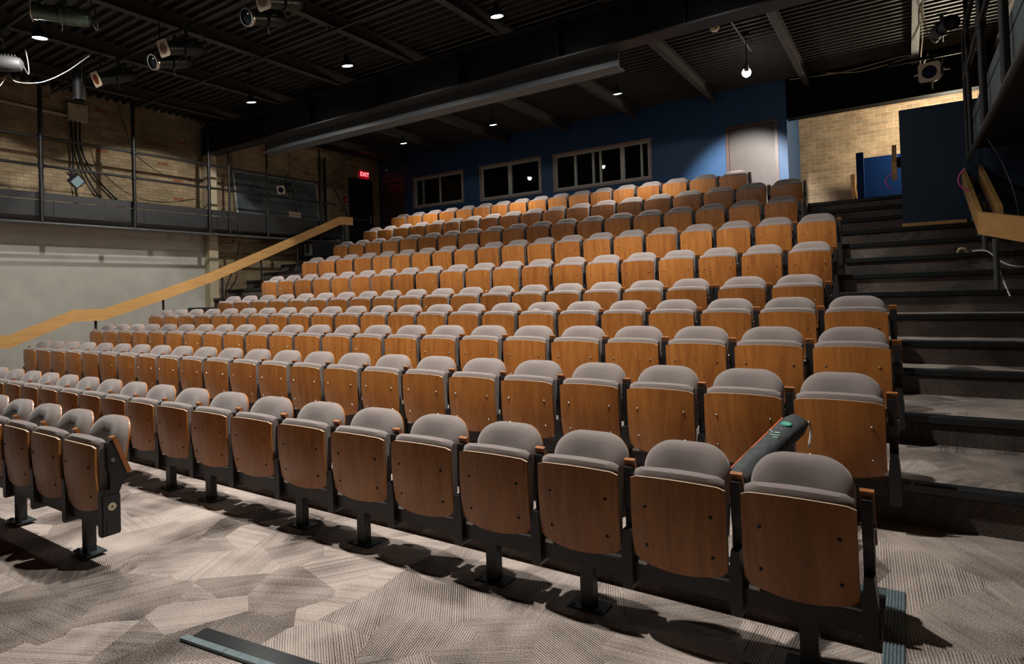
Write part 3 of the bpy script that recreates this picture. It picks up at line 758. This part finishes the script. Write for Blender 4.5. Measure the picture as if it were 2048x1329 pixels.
# ================================================================ BAG across the seats
A0 = Vector((-0.70, 2.93, 0.725)); A1 = Vector((-0.535, 3.60, 0.87))
d = (A1 - A0).normalized(); L0 = (A1 - A0).length
zc = (Vector((0, 0, 1)) - d*d.z).normalized(); xc = d.cross(zc)
BMx = Matrix(((xc.x, d.x, zc.x, A0.x), (xc.y, d.y, zc.y, A0.y), (xc.z, d.z, zc.z, A0.z), (0, 0, 0, 1)))
bag = thing('tube_bag', 'long black drawstring tube bag with orange piping lying across the second row arm', 'bag', M=BMx)
bm_ = MB()
prof = []
for k in range(15):
    t = k/14; r = 0.052 + 0.018*t
    if t > 0.93: r *= 0.90
    prof.append((t*L0, r))
rings = []
for t, r in prof:
    ring = []
    for q in range(18):
        a = 2*PI*q/18; wob = 1 + 0.05*math.sin(5*a + 9*t) + 0.03*random.uniform(-1, 1)
        ring.append(bm_.bm.verts.new((math.cos(a)*r*wob*1.05, t, math.sin(a)*r*wob*0.80)))
    rings.append(ring)
for A, B in zip(rings, rings[1:]):
    for q in range(18): bm_.bm.faces.new((A[q], A[(q+1) % 18], B[(q+1) % 18], B[q]))
c0 = bm_.bm.verts.new((0, -0.015, 0)); c1 = bm_.bm.verts.new((0.0, L0 + 0.03, 0))
for q in range(18):
    bm_.bm.faces.new((c0, rings[0][(q+1) % 18], rings[0][q])); bm_.bm.faces.new((c1, rings[-1][q], rings[-1][(q+1) % 18]))
bm_.build('bag_body', M_['bag'], bag, True)
MB().tube([(-0.0475 - 0.016*k/10, L0*k/10*0.98, 0.022 + 0.005*k/10) for k in range(11)], 0.005, 6).build('piping', M_['orange'], bag)
# round emblem with a triangle, and pale marks beside it
EM = Matrix.Translation((0.012, L0*0.80, 0.055)) @ Matrix.Rotation(0.12, 4, 'Y')
em = MB().lathe([(0, 0.002), (0.026, 0.001), (0.026, -0.012), (0, -0.012)], 24, EM).build('emblem', M_['bag_green'], bag)
tri = MB()
for s, h in ((0.018, 0.003),):
    P = [(-s*0.9, -s*0.7), (s*0.9, -s*0.7), (0, s)]; Q = [(p[0]*0.62, p[1]*0.62) for p in P]
    for k in range(3):
        a, b2, c_, e = P[k], P[(k+1) % 3], Q[(k+1) % 3], Q[k]
        tri.prism([a, b2, c_, e], 0.001, h, 'z')
tri.xf(EM); tri.build('emblem_triangle', M_['bag_pale'], em)
mk = MB()
for k, (x, y, w_, h_) in enumerate([(-0.02, 0.60, 0.05, 0.008), (0.0, 0.57, 0.045, 0.010), (0.008, 0.53, 0.05, 0.007), (0.0, 0.64, 0.03, 0.008), (0.02, 0.50, 0.03, 0.007)]):
    mk.box(x - w_/2, x + w_/2, L0*(y + 0.07) , L0*(y + 0.07) + h_, 0.040, 0.0505 - abs(x)*0.12)
mk.build('print_marks', M_['bag_pale'], bag)
MB().tube(bez([(0.03, L0 + 0.01, 0), (0.05, L0 + 0.06, -0.05), (0.045, L0 + 0.02, -0.14)]), 0.006, 6).build('drawstring', M_['white_cable'], bag)

# strip and bolts on the stage floor
fs = thing('floor_strip', 'dark ribbed metal edging strip on the carpet at the bottom of the picture', 'strip', (-2.96, 1.575, 0))
fs.rotation_euler = (0, 0, math.radians(7.0))
MB().box(0.0, 1.6, 0.03, 0.115, 0, 0.012).build('ribbed_band', M_['nosing'], fs)
MB().box(-0.035, 0.26, -0.005, 0.03, 0, 0.016).box(0.263, 1.6, -0.005, 0.03, 0, 0.016).build('edge_band', M_['strip'], fs)
for (x, y), l in zip(((-2.56, 1.43), (-2.475, 1.497)), ('chrome bolt cap standing on the carpet clear of the edging strip', 'chrome bolt cap standing against the edging strip')):
    tag(MB().lathe([(0, 0.022), (0.008, 0.021), (0.011, 0.015), (0.011, 0), (0, 0)], 14, Matrix.Translation((x, y, 0))).build('bolt_cap', M_['chrome'], None, True), l, 'bolt')

# ================================================================ CATWALKS
def catwalk(side, xf, xw, y0, y1, posts, label, rail_end, vents):
    s = 1 if side == 'left' else -1                                  # direction from the catwalk towards the room
    cw = thing('catwalk', label, 'catwalk', (xf, 0, 3.1))
    def bx(x0, x1, ya, yb, z0, z1): return MB().box(min(x0, x1) - xf, max(x0, x1) - xf, ya, yb, z0 - 3.1, z1 - 3.1)
    bx(xw, xf - s*0.02, y0, y1, 3.205, 3.25).build('deck', M_['steel_black'], cw)
    bx(xf - s*0.025, xf, y0, y1, 3.505, 3.625).build('kick_board', M_['catwalk_teal_lit' if side == 'right' else 'catwalk'], cw)
    y = y0; k = 0
    while y < y1 - 0.1:
        ye = min(y + 1.51, y1)
        bx(xf - s*0.03, xf - s*0.004, y + 0.004, ye - 0.004, 3.215, 3.49).build('fascia_panel', M_['catwalk_teal_lit' if side == 'right' else 'catwalk'], cw)
        y = ye
    for ya, yb in vents:
        v = bx(xf - s*0.004, xf + s*0.006, ya, yb, 3.24, 3.36)
        v.build('vent_frame', M_['catwalk'], cw)
        lv = MB()
        for q in range(7): lv.box((xf + s*0.006) - xf - 0.001, (xf + s*0.006) - xf + 0.003, ya + 0.04, yb - 0.04, 0.158 + q*0.012, 0.164 + q*0.012)
        lv.build('vent_louvre', M_['steel_black'], cw)
    px = s*0.045
    MB().tube([(px, y0, -0.01), (px, y1 + 0.2, -0.01)], 0.026, 12).build('bottom_pipe', M_['pipe_grey'], cw, True)
    for yp, r, zt in posts:
        p = MB().tube([(px, yp, 0.0), (px, yp, zt - 3.1)], r, 12).build('post', M_['pipe'], cw, True)
        for zr in (4.585, 4.088):
            MB().tube([(px, yp, zr - 3.1 - 0.05), (px, yp, zr - 3.1 + 0.05)], r + 0.012, 12).build('clamp', M_['pipe'], p, True)
    for zr, pts in rail_end:
        MB().tube([(px, y0, zr - 3.1)] + [(px, a, b_ - 3.1) for a, b_ in pts], 0.024, 12).build('guard_rail', M_['pipe'], cw, True)
    return cw
catwalk('left', -12.55, XL, -3.0, 11.05, [(-1.66, 0.033, 5.55), (-0.15, 0.033, 5.55), (1.35, 0.033, 5.55), (2.85, 0.033, 5.55), (4.358, 0.033, 5.55), (5.867, 0.033, 5.55), (7.381, 0.033, 5.55), (7.842, 0.022, 5.55), (8.801, 0.025, 5.3), (10.326, 0.022, 5.45)],
        'black pipe-railed catwalk along the left brick wall', [(4.585, [(10.55, 4.585), (10.75, 4.56), (11.0, 4.2), (11.22, 3.85), (11.27, 3.7), (11.27, 2.95)]), (4.088, [(10.85, 4.088)])], [(5.38, 5.82), (8.23, 8.72)])
catwalk('right', 0.72, XR, -1.0, 9.3, [(1.35, 0.033, 5.55), (2.85, 0.033, 5.55), (4.358, 0.033, 5.55), (5.867, 0.033, 5.55), (7.381, 0.033, 5.55), (8.801, 0.025, 5.5)],
        'dark pipe-railed catwalk overhead at the right edge', [(4.585, [(9.2, 4.585), (9.3, 4.5), (9.3, 3.1)]), (4.088, [(9.3, 4.088)])], [])
br_ = thing('stair_brace', 'dark slanting steel brace below the upper end of the left handrail', 'brace', (-12.75, 11.1, 2.906))
MB().prism([(-0.1, 0.78), (0.08, 0.78), (0.47, 0.0), (0.25, 0.0)], -0.03, 0.03, 'x').build('brace_plate', M_['catwalk_teal_lit'], br_)
MB().box(-0.05, 0.05, 0.2, 0.5, 0.0, 0.02).build('foot_plate', M_['black_metal'], br_)

# ================================================================ HANDRAILS
def board(parent, pts, x0, x1, h, name='rail_board', mat='rail_wood'):
    # pts: (y, z of the lower edge); one board per straight run
    for (ya, za), (yb, zb) in zip(pts, pts[1:]):
        MB().prism([(ya, za), (yb, zb), (yb, zb + h), (ya, za + h)], x0, x1, 'x').bevel(0.004, 1).build(name, M_[mat], parent)
hr = thing('handrail', 'long light wooden handrail climbing the left wall over the side steps', 'handrail', (-12.33, 4.0, 0))
PL = [(-2.867, 0.98), (3.823, 0.98), (4.741, 1.356), (5.219, 1.356), (6.394, 1.74), (7.293, 2.055), (10.801, 3.537), (11.231, 3.553)]
board(hr, [(y - 4.0, z) for y, z in PL], -0.022, 0.022, 0.212)
for y, zb in ((-1.0, 0), (1.5, 0), (3.5, 0.25), (5.1, 0.684), (6.3, 0.889), (7.55, 1.515), (8.5, 1.905), (9.5, 2.31), (11.0, 2.906)):
    for (ya, za), (yb, zc_) in zip(PL, PL[1:]):
        if ya <= y <= yb: zt = za + (zc_ - za)*(y - ya)/(yb - ya) + 0.1
    MB().tube([(-0.045, y - 4.0, zb), (-0.045, y - 4.0, zt)], 0.022, 10).build('post', M_['pipe'], hr, True)

rr = thing('handrail', 'light wooden double handrail with a bent front board at the right edge', 'handrail', (0.65, 7.87, 1.71))
def wp(x, y, z): return (x - 0.65, y - 7.87, z - 1.71)
board(rr, [(0.0, 0.37), (2.01, 1.17)], -0.022, 0.022, 0.232)
board(rr, [(0.02, 0.42), (2.0, 1.21)], 0.150, 0.190, 0.222)
f = MB()
e0 = Vector((0.0, 0.0)); e1 = Vector((0.62, -1.83))
nn = Vector((0.947, 0.320))*0.044
zb0, zb1 = 0.37, 0.03
vs_ = []
for e, zb in ((e0, zb0), (e1, zb1)):
    for dn in (0, 1):
        for h in (0, 0.232):
            vs_.append(f.bm.verts.new((e.x + nn.x*dn - 0.02, e.y + nn.y*dn, zb + h)))
for q in ((0, 1, 3, 2), (4, 6, 7, 5), (0, 4, 5, 1), (2, 3, 7, 6), (0, 2, 6, 4), (1, 5, 7, 3)): f.bm.faces.new([vs_[i] for i in q])
f.build('front_board', M_['rail_wood'], rr)
for (x, y, zb, zt) in ((0.70, 7.40, 1.517, 2.0), (0.70, 8.33, 1.906, 2.45), (0.70, 8.85, 2.108, 2.6), (0.70, 9.5, 2.31, 2.9)):
    MB().tube([wp(x + 0.02, y, zb), wp(x + 0.02, y, zt)], 0.026, 12).build('post', M_['pipe_grey'], rr, True)
h2 = thing('handrail', 'wooden handrail end on the blue partition at the head of the right aisle', 'handrail', (-0.10, 9.95, 2.9))
MB().prism([(0.0, 0.12), (1.0, 0.55), (1.0, 0.80), (0.0, 0.36)], -0.03, 0.03, 'x').bevel(0.004, 1).build('rail_board', M_['rail_wood'], h2)
MB().box(0.03, 0.08, 0.5, 0.62, 0.38, 0.52).build('wall_bracket', M_['pipe'], h2)
h3 = thing('handrail', 'wooden handrail leaning down beside the low blue wall in the hall', 'handrail', (-0.80, 12.9, 2.906))
MB().prism([(0.0, 0.42), (1.0, -0.0), (1.25, 0.0), (0.0, 0.72)], -0.02, 0.05, 'x').bevel(0.004, 1).build('rail_board', M_['rail_wood'], h3)
MB().box(0.0, 0.06, 0.3, 0.36, 0.0, 0.3).build('post', M_['pipe'], h3)
for pts, l in (([(-0.12, 9.9, 3.12), (-0.20, 9.9, 3.04), (-0.195, 9.9, 2.97), (-0.15, 9.9, 2.91)], 'pink strap curling from the handrail end on the blue partition'),
               ([(0.60, 8.7, 2.90), (0.535, 8.7, 2.80), (0.55, 8.7, 2.70), (0.63, 8.7, 2.62)], 'pink strap curling beside the right double handrail')):
    tag(MB().tube(bez(pts), 0.009, 8).build('pink_strap', M_['pink'], None, True), l, 'strap')

# ================================================================ STAGE LIGHTS
def flood_mat(): return emit('flood_face', (0.55, 0.75, 0.78), 0.28)
M_['flood_face'] = flood_mat()
def ers(loc, d, label, gel='gel_amber', pipe_z=None, body='lamp_body', frame='gel_frame', s=1.0, plate=True):
    M = aim_matrix(loc, d) @ Matrix.Scale(s, 4)
    r = thing('stage_spotlight', label, 'spotlight', group='stage spotlights', M=M)
    # local -Z is the beam; the gel frame sits at the origin
    MB().lathe([(0, 0.56), (0.04, 0.56), (0.085, 0.53), (0.098, 0.46), (0.104, 0.34), (0.098, 0.30)], 24).build('lamp_housing', M_[body], r, True)
    MB().lathe([(0.098, 0.30), (0.112, 0.30), (0.112, 0.255), (0.088, 0.25), (0.088, 0.06), (0.098, 0.055), (0.098, 0.012), (0.086, 0.012), (0.086, 0.03), (0, 0.03)], 24).build('lens_tube', M_[body], r, True)
    MB().lathe([(0, 0.018), (0.05, 0.014), (0.085, 0.03)], 24).build('lens', M_['lens'], r, True)
    fins = MB()
    for k in range(5): fins.box(-0.05, 0.05, 0.095, 0.112, 0.34 + 0.035*k, 0.348 + 0.035*k)
    fins.build('cooling_fins', M_[body], r)
    if gel:
        fr = MB(); n = 28; R0 = 0.072; hw = 0.105
        A = []; B = []
        for k in range(n):
            a = 2*PI*k/n; c_, s_ = math.cos(a), math.sin(a); q = hw/max(abs(c_), abs(s_))
            A.append([fr.bm.verts.new((c_*R0, s_*R0, z)) for z in (0.0, 0.006)]); B.append([fr.bm.verts.new((c_*q, s_*q, z)) for z in (0.0, 0.006)])
        for k in range(n):
            k2 = (k+1) % n
            for z in (0, 1): fr.bm.faces.new((A[k][z], A[k2][z], B[k2][z], B[k][z]))
            fr.bm.faces.new((A[k][0], A[k][1], A[k2][1], A[k2][0])); fr.bm.faces.new((B[k][0], B[k2][0], B[k2][1], B[k][1]))
        g_ = fr.build('gel_frame', M_[frame], r)
        MB().lathe([(0, 0.002), (0.074, 0.002), (0.074, 0.004), (0, 0.004)], 24).build('gel', M_[gel], g_)
    else:
        MB().lathe([(0.088, 0.0), (0.104, 0.0), (0.108, 0.02), (0.104, 0.04), (0.09, 0.04)], 24).build('front_ring', M_['chrome' if frame == 'gel_frame' else frame], r, True)
    if plate: MB().box(0.092, 0.108, -0.05, 0.05, 0.20, 0.28).build('maker_plate', M_['grey_box'], r)
    # shutters and knobs
    for k, (x, y) in enumerate(((0.12, 0), (-0.12, 0.0), (0, -0.13))):
        MB().tube([(x*0.8, y*0.8, 0.275), (x*1.45, y*1.45, 0.275)], 0.008, 6).build('shutter_handle', M_['chrome'], r)
    # yoke straight up to the pipe
    Mi = M.inverted()
    pz = pipe_z if pipe_z is not None else loc[2] + 0.4
    ctr = M @ Vector((0, 0, 0.33))
    side = Vector((d[0], d[1], 0)).normalized().cross(Vector((0, 0, 1)))*0.135*s
    top = Vector((ctr.x, ctr.y, pz - 0.14))
    yk = [ctr + side, ctr + side*1.0 + Vector((0, 0, (top.z - ctr.z)*0.8)), top + side*0.4, top - side*0.4, ctr - side + Vector((0, 0, (top.z - ctr.z)*0.8)), ctr - side]
    MB().tube([Mi @ p for p in yk], 0.011, 8).build('yoke', M_['olive'], r)
    MB().tube([Mi @ top, Mi @ Vector((top.x, top.y, pz + 0.035))], 0.024, 8).tube([Mi @ Vector((top.x - 0.05, top.y, pz + 0.035)), Mi @ Vector((top.x + 0.05, top.y, pz + 0.035))], 0.02, 8).build('clamp', M_['olive'], r)
    bk = M @ Vector((0, 0, 0.55))
    MB().tube([Mi @ p for p in bez([bk, bk + Vector((0.05, 0.05, -0.12)), (bk + Vector((top.x, top.y, pz)))/2 + Vector((0.1, 0.1, 0.0)), Vector((top.x + 0.12, top.y, pz))], 6)], 0.007, 6).build('cable', M_['black_cable'], r)
    return r
PZ = 5.32
def batten(y, x0, x1, z, label, hangers):
    b_ = thing('lighting_pipe', label, 'pipe', (0, y, z), 'pipes under the ceiling')
    MB().tube([(x0, 0, 0), (x1, 0, 0)], 0.024, 12).build('pipe', M_['pipe'], b_, True)
    for x in hangers: MB().tube([(x, 0, 0), (x, 0, 5.56 - z)], 0.010, 8).build('hanger', M_['pipe'], b_)
    return b_
JX = [0.245 + 1.78*k for k in range(-7, 1)]
batten(4.44, -12.2, 1.2, PZ, 'black lighting pipe carrying the amber spotlights across the ceiling', JX)
batten(3.05, -12.2, 1.2, PZ, 'black lighting pipe nearest the stage carrying the upper left spotlights', JX)
batten(5.93, -12.6, 1.4, 5.49, 'thin dark pipe running under the joists in front of the girder', JX)
D1 = (0.05, -0.94, -0.33)
ers((-7.95, 4.12, 4.93), D1, 'spotlight with amber gel in a cream frame, right of the front-line lamp', 'gel_amber', PZ)
ers((-8.35, 4.18, 4.86), D1, 'spotlight with a bare round lens beside the middle amber gel spotlight', None, PZ)
ers((-9.78, 4.10, 4.92), (0.0, -0.92, -0.40), 'dark spotlight with amber gel hanging lowest over the left brick wall', 'gel_amber', PZ)
ers((-5.90, 4.15, 4.97), D1, 'spotlight with amber gel cut by the top edge of the picture', 'gel_amber', PZ)
ers((-6.28, 4.20, 4.90), D1, 'spotlight with a bare chrome-ringed lens near the top edge', None, PZ)
ers((-8.15, 2.78, 4.98), (-0.45, -0.88, 0.0), 'green lit spotlight seen from the side, gel frame edge-on', 'gel_amber', PZ, 'olive')  # greenish light on this body is put into its olive colour
ers((-10.05, 2.75, 4.84), (-0.5, -0.85, -0.05), 'black spotlight with white cable cut by the left edge', None, PZ, 'black_plastic')
can = thing('par_can', 'black can light pointing straight down beside the lowest amber spotlight', 'spotlight', (-10.08, 4.0, 4.99))
MB().lathe([(0.07, -0.34), (0.078, -0.34), (0.082, 0.02), (0.07, 0.09), (0.04, 0.13), (0, 0.13)], 20).build('can', M_['black_plastic'], can, True)
MB().tube([(-0.10, 0, -0.08), (-0.10, 0, 0.22), (0.10, 0, 0.22), (0.10, 0, -0.08)], 0.010, 8).build('yoke', M_['pipe_grey'], can)
MB().tube([(0, 0, 0.22), (0, 0.2, 0.33), (0, 0.44, 0.33)], 0.014, 8).build('arm', M_['pipe'], can)
tag(MB().tube([(-0.12, 9.92, 4.62), (0.86, 9.92, 4.62)], 0.024, 12).tube([(0.80, 9.92, 4.62), (0.80, 9.2, 4.60)], 0.024, 12).build('outrigger_pipe', M_['pipe'], None, True), 'short dark pipe reaching out from the right catwalk to the blue gel spotlight', 'pipe')
ers((0.33, 9.55, 4.32), (-0.12, -1, -0.25), 'spotlight with a dark blue gel under the bare deck at upper right', 'gel_blue', 4.585, 'black_plastic', plate=False, s=1.15)
ers((0.50, 8.15, 4.42), (0.3, -1, -0.15), 'black spotlight on the right catwalk rail left of the tall posts', None, 4.585, 'black_plastic', 'black_plastic', s=0.8, plate=False)
ers((-12.30, 9.02, 4.22), (0.35, -0.75, -0.25), 'small spotlight with a pale frame on the left catwalk before the dark board', 'gel_blue', 4.585, 'black_plastic', 'gel_frame', 0.95, False)
fl_ = thing('flood_light', 'square flood light hanging from the lower left catwalk rail', 'floodlight', M=aim_matrix((-12.38, 4.86, 3.86), (0.80, 0.35, -0.55)) @ Matrix.Rotation(0.5, 4, 'Z'))
MB().box(-0.13, 0.13, -0.11, 0.11, 0.0, 0.05).bevel(0.01, 1).build('housing', M_['black_plastic'], fl_)
MB().box(-0.10, 0.10, -0.082, 0.082, -0.004, 0.001).build('lamp_face', M_['flood_face'], fl_)
MB().tube([(-0.165, 0, 0.02), (-0.165, 0.0, 0.14), (0.165, 0, 0.14), (0.165, 0, 0.02)], 0.009, 8).build('yoke', M_['pipe'], fl_)
Mi = fl_.matrix_world.inverted()
MB().tube([Mi @ Vector((-12.46, 4.83, 3.96)), Mi @ Vector((-12.50, 4.80, 4.09)), Mi @ Vector((-12.50, 4.80, 4.13))], 0.022, 8).build('clamp', M_['black_plastic'], fl_)

# ================================================================ WALL AND CEILING FITTINGS
eb = thing('electrical_box', 'tan electrical box on the left brick wall with black cables below', 'box', (XL + 0.012, 5.24, 5.36))
MB().box(0, 0.12, -0.165, 0.165, -0.165, 0.16).bevel(0.006, 1).build('cover', M_['cream_paint'], eb)
MB().box(0.12, 0.123, -0.04, 0.04, 0.11, 0.125).build('latch', M_['black_plastic'], eb)
MB().tube([(0.05, -9.0, 0.13), (0.05, -1.16, -0.045), (0.05, -0.165, -0.085)], 0.028, 10).build('conduit', M_['cream_paint'], eb, True)
for k, (a, b2) in enumerate(((-0.10, -0.02), (-0.03, 0.45), (0.05, 0.78))):
    MB().tube(bez([(0.06, a, -0.16), (0.06, a + 0.02, -0.7), (0.06, a + (b2 - a)*0.35, -1.2), (0.06, b2, -1.72), (0.06, b2 + (0.25 if k else 0), -2.1)]), 0.018, 8).build('cable', M_['black_cable'], eb, True)
bb = thing('framed_board', 'dark board in a thin silver frame on the left brick wall', 'board', (XL + 0.075, 9.66, 4.24)); bb.rotation_euler = (0, -0.13, 0)
MB().box(0.02, 0.05, -1.17, 1.17, -0.55, 0.47).build('panel', M_['board'], bb)
for q in ((-1.21, 1.21, 0.47, 0.51), (-1.21, -1.17, -0.55, 0.47), (1.17, 1.21, -0.55, 0.47)):
    MB().box(0.015, 0.07, q[0], q[1], q[2], q[3]).build('frame_bar', M_['alu'], bb)
MB().box(0.05, 0.056, 0.25, 0.62, -0.50, -0.36).build('label_plate', M_['cream'], bb)
ex = thing('exit_sign', 'red lit EXIT sign over the dark door in the left wall', 'sign', (XL, 12.68, 5.255))
MB().box(0.0, 0.05, -0.16, 0.16, -0.105, 0.105).bevel(0.006, 1).build('sign_box', M_['exit_face'], ex)
text_mesh('sign_text', 'EXIT', 0.17, 0.003, M_['exit_letters'], ex, Matrix.Translation((0.054, 0, 0)) @ Matrix(((0, 0, 1, 0), (1, 0, 0, 0), (0, 1, 0, 0), (0, 0, 0, 1))))
MB().tube([(0.025, -0.02, 0.10), (0.025, -0.02, 0.2)], 0.012, 8).build('conduit', M_['pipe'], ex)
fa = thing('fire_alarm_pull', 'small red fire alarm pull station left of the exit door', 'alarm', (XL, 11.95, 4.44))
MB().box(0, 0.05, -0.06, 0.06, -0.09, 0.09).bevel(0.008, 1).build('body', M_['red_box'], fa)
MB().box(0.05, 0.065, -0.035, 0.035, -0.03, -0.005).build('handle', M_['white_plastic'], fa)
MB().tube([(0.02, 0, 0.09), (0.02, 0.0, 0.9)], 0.010, 6).build('conduit', M_['cream_paint'], fa)
wp_ = thing('wall_pipe', 'pair of dark vertical pipes on the brick right of the framed board', 'pipe', (XL, 11.05, 2.9))
for y in (0, 0.16): MB().tube([(0.06, y, 0), (0.06, y, 2.6)], 0.030, 10).build('pipe', M_['pipe'], wp_, True)
sm = thing('smoke_detector', 'white round smoke detector on the bare deck', 'detector', (-2.44, 9.90, ZD))
MB().lathe([(0, -0.06), (0.045, -0.058), (0.06, -0.04), (0.07, -0.03), (0.075, 0.0), (0, 0)], 24).build('head', M_['cream'], sm, True)
cam2 = thing('wall_camera', 'small white camera high on the dark end of the blue wall', 'camera', (-13.0, YB, 5.44))
MB().lathe([(0, 0.14), (0.03, 0.14), (0.035, 0.02), (0.03, 0), (0, 0)], 14, aim_matrix((0.0, -0.05, 0.0), (-0.5, 0.6, 0.2))).build('body', M_['white_plastic'], cam2, True)
MB().tube([(0, -0.06, 0), (0, 0, 0.02)], 0.012, 8).build('bracket', M_['pipe'], cam2)
tag(MB().tube([(-2.10, 9.0, 5.62), (-2.10, 10.9, 5.62)], 0.013, 8).build('conduit', M_['pipe_grey'], None, True), 'thin grey conduit on the deck leading to the round lamp', 'pipe')
tag(MB().tube(bez([(-1.85, 13.22, 5.72), (-0.9, 13.22, 5.66), (0.0, 13.2, 5.72), (0.25, 12.9, 5.6)]), 0.011, 6).tube(bez([(-1.2, 13.2, 5.70), (-0.6, 13.2, 5.60), (0.05, 13.2, 5.66), (0.25, 12.9, 5.6)]), 0.009, 6).build('cable', M_['cream_cable'], None, True), 'pale cables drooping along the top of the black header', 'cable')
tag(MB().tube(bez([(0.34, 9.9, 5.6), (0.31, 10.8, 5.5), (0.33, 11.6, 5.45), (0.30, 12.4, 5.2), (0.33, 9.7, 4.6)]), 0.010, 6).tube(bez([(0.30, 10.2, 5.62), (0.36, 11.2, 5.5), (0.42, 10.2, 4.9), (0.47, 8.8, 4.55)]), 0.010, 6).build('cable', M_['cream_cable'], None, True), 'pale cables hanging from the rightmost joist to the blue gel spotlight', 'cable')
tag(MB().tube(bez([(-10.02, 3.15, 4.78), (-9.9, 3.2, 4.66), (-9.55, 3.35, 4.62), (-9.2, 3.5, 4.72), (-9.0, 3.7, 4.95)]), 0.006, 6).tube(bez([(-10.35, 3.0, 4.72), (-10.3, 3.0, 4.60), (-10.1, 3.05, 4.58), (-9.98, 3.1, 4.70)]), 0.006, 6).build('cable', M_['white_cable'], None, True), 'looping white cables hanging from the leftmost spotlight', 'cable')
tag(MB().tube(bez([(0.72, 7.55, 1.90), (0.735, 7.5, 1.75), (0.78, 7.35, 1.53), (0.80, 7.3, 1.45)]), 0.008, 6).tube(bez([(0.60, 8.27, 1.925), (0.72, 8.2, 1.915), (0.82, 8.1, 1.80), (0.95, 8.0, 1.735), (1.3, 7.9, 1.72)]), 0.008, 6).build('cable', M_['white_cable'], None, True), 'white cables loose on the right steps below the double handrail', 'cable')
tag(MB().tube(bez([(-12.48, 5.85, 4.56), (-12.42, 6.3, 4.25), (-12.42, 6.8, 4.18), (-12.47, 7.36, 4.28)]), 0.008, 6).tube([(-12.48, 5.55, 5.6), (-12.48, 5.83, 4.62)], 0.008, 6).build('cable', M_['black_cable'], None, True), 'thin black cable draped between the left catwalk posts', 'cable')
tag(MB().tube(bez([(-12.46, 8.0, 3.4), (-12.47, 8.05, 3.0), (-12.9, 8.15, 2.4), (-13.3, 8.2, 1.9), (-13.3, 8.25, 1.5)]), 0.012, 6).build('cable', M_['black_cable'], None, True), 'black cable hanging below the left catwalk beside the cream column', 'cable')
kn = thing('equipment_cabinet', 'black equipment cabinet behind the left seats below the catwalk', 'cabinet', (-12.55, 10.25, 2.516))
MB().box(-0.3, 0.15, -0.25, 0.35, 0, 0.54).bevel(0.01, 1).build('case', M_['black_plastic'], kn)
MB().box(-0.02, 0.10, -0.262, -0.25, 0.20, 0.50).box(-0.2, -0.13, -0.262, -0.25, 0.20, 0.50).box(-0.13, -0.02, -0.262, -0.25, 0.20, 0.26).build('front_frame', M_['grey_box'], kn)
sp_ = thing('support_post', 'grey banded steel post under the right catwalk at the right edge', 'post', (1.3, 8.4, 2.108))
MB().tube([(0, 0, 0), (0, 0, 1.10)], 0.032, 12).build('post', M_['pipe_grey'], sp_, True)
for z in (0.45, 0.75, 1.02): MB().tube([(0, 0, z), (0, 0, z + 0.012)], 0.036, 12).build('band', M_['black_plastic'], sp_, True)
tag(MB().tube(bez([(0.80, 8.60, 3.20), (0.90, 8.45, 2.9), (0.98, 8.35, 2.55), (1.02, 8.3, 2.2)]), 0.007, 6).build('cable', M_['pipe_grey'], None, True), 'thin grey cable hanging under the right catwalk beyond the double handrail', 'cable')
# knot of tape on the right steps
tag(MB().tube(bez([(0.47, 8.24, 1.915), (0.49, 8.22, 1.955), (0.53, 8.22, 1.95), (0.56, 8.24, 1.915)]), 0.012, 6).build('tape_knot', M_['cream'], None, True), 'small pale knot of tape on a dark step of the right aisle', 'tape')
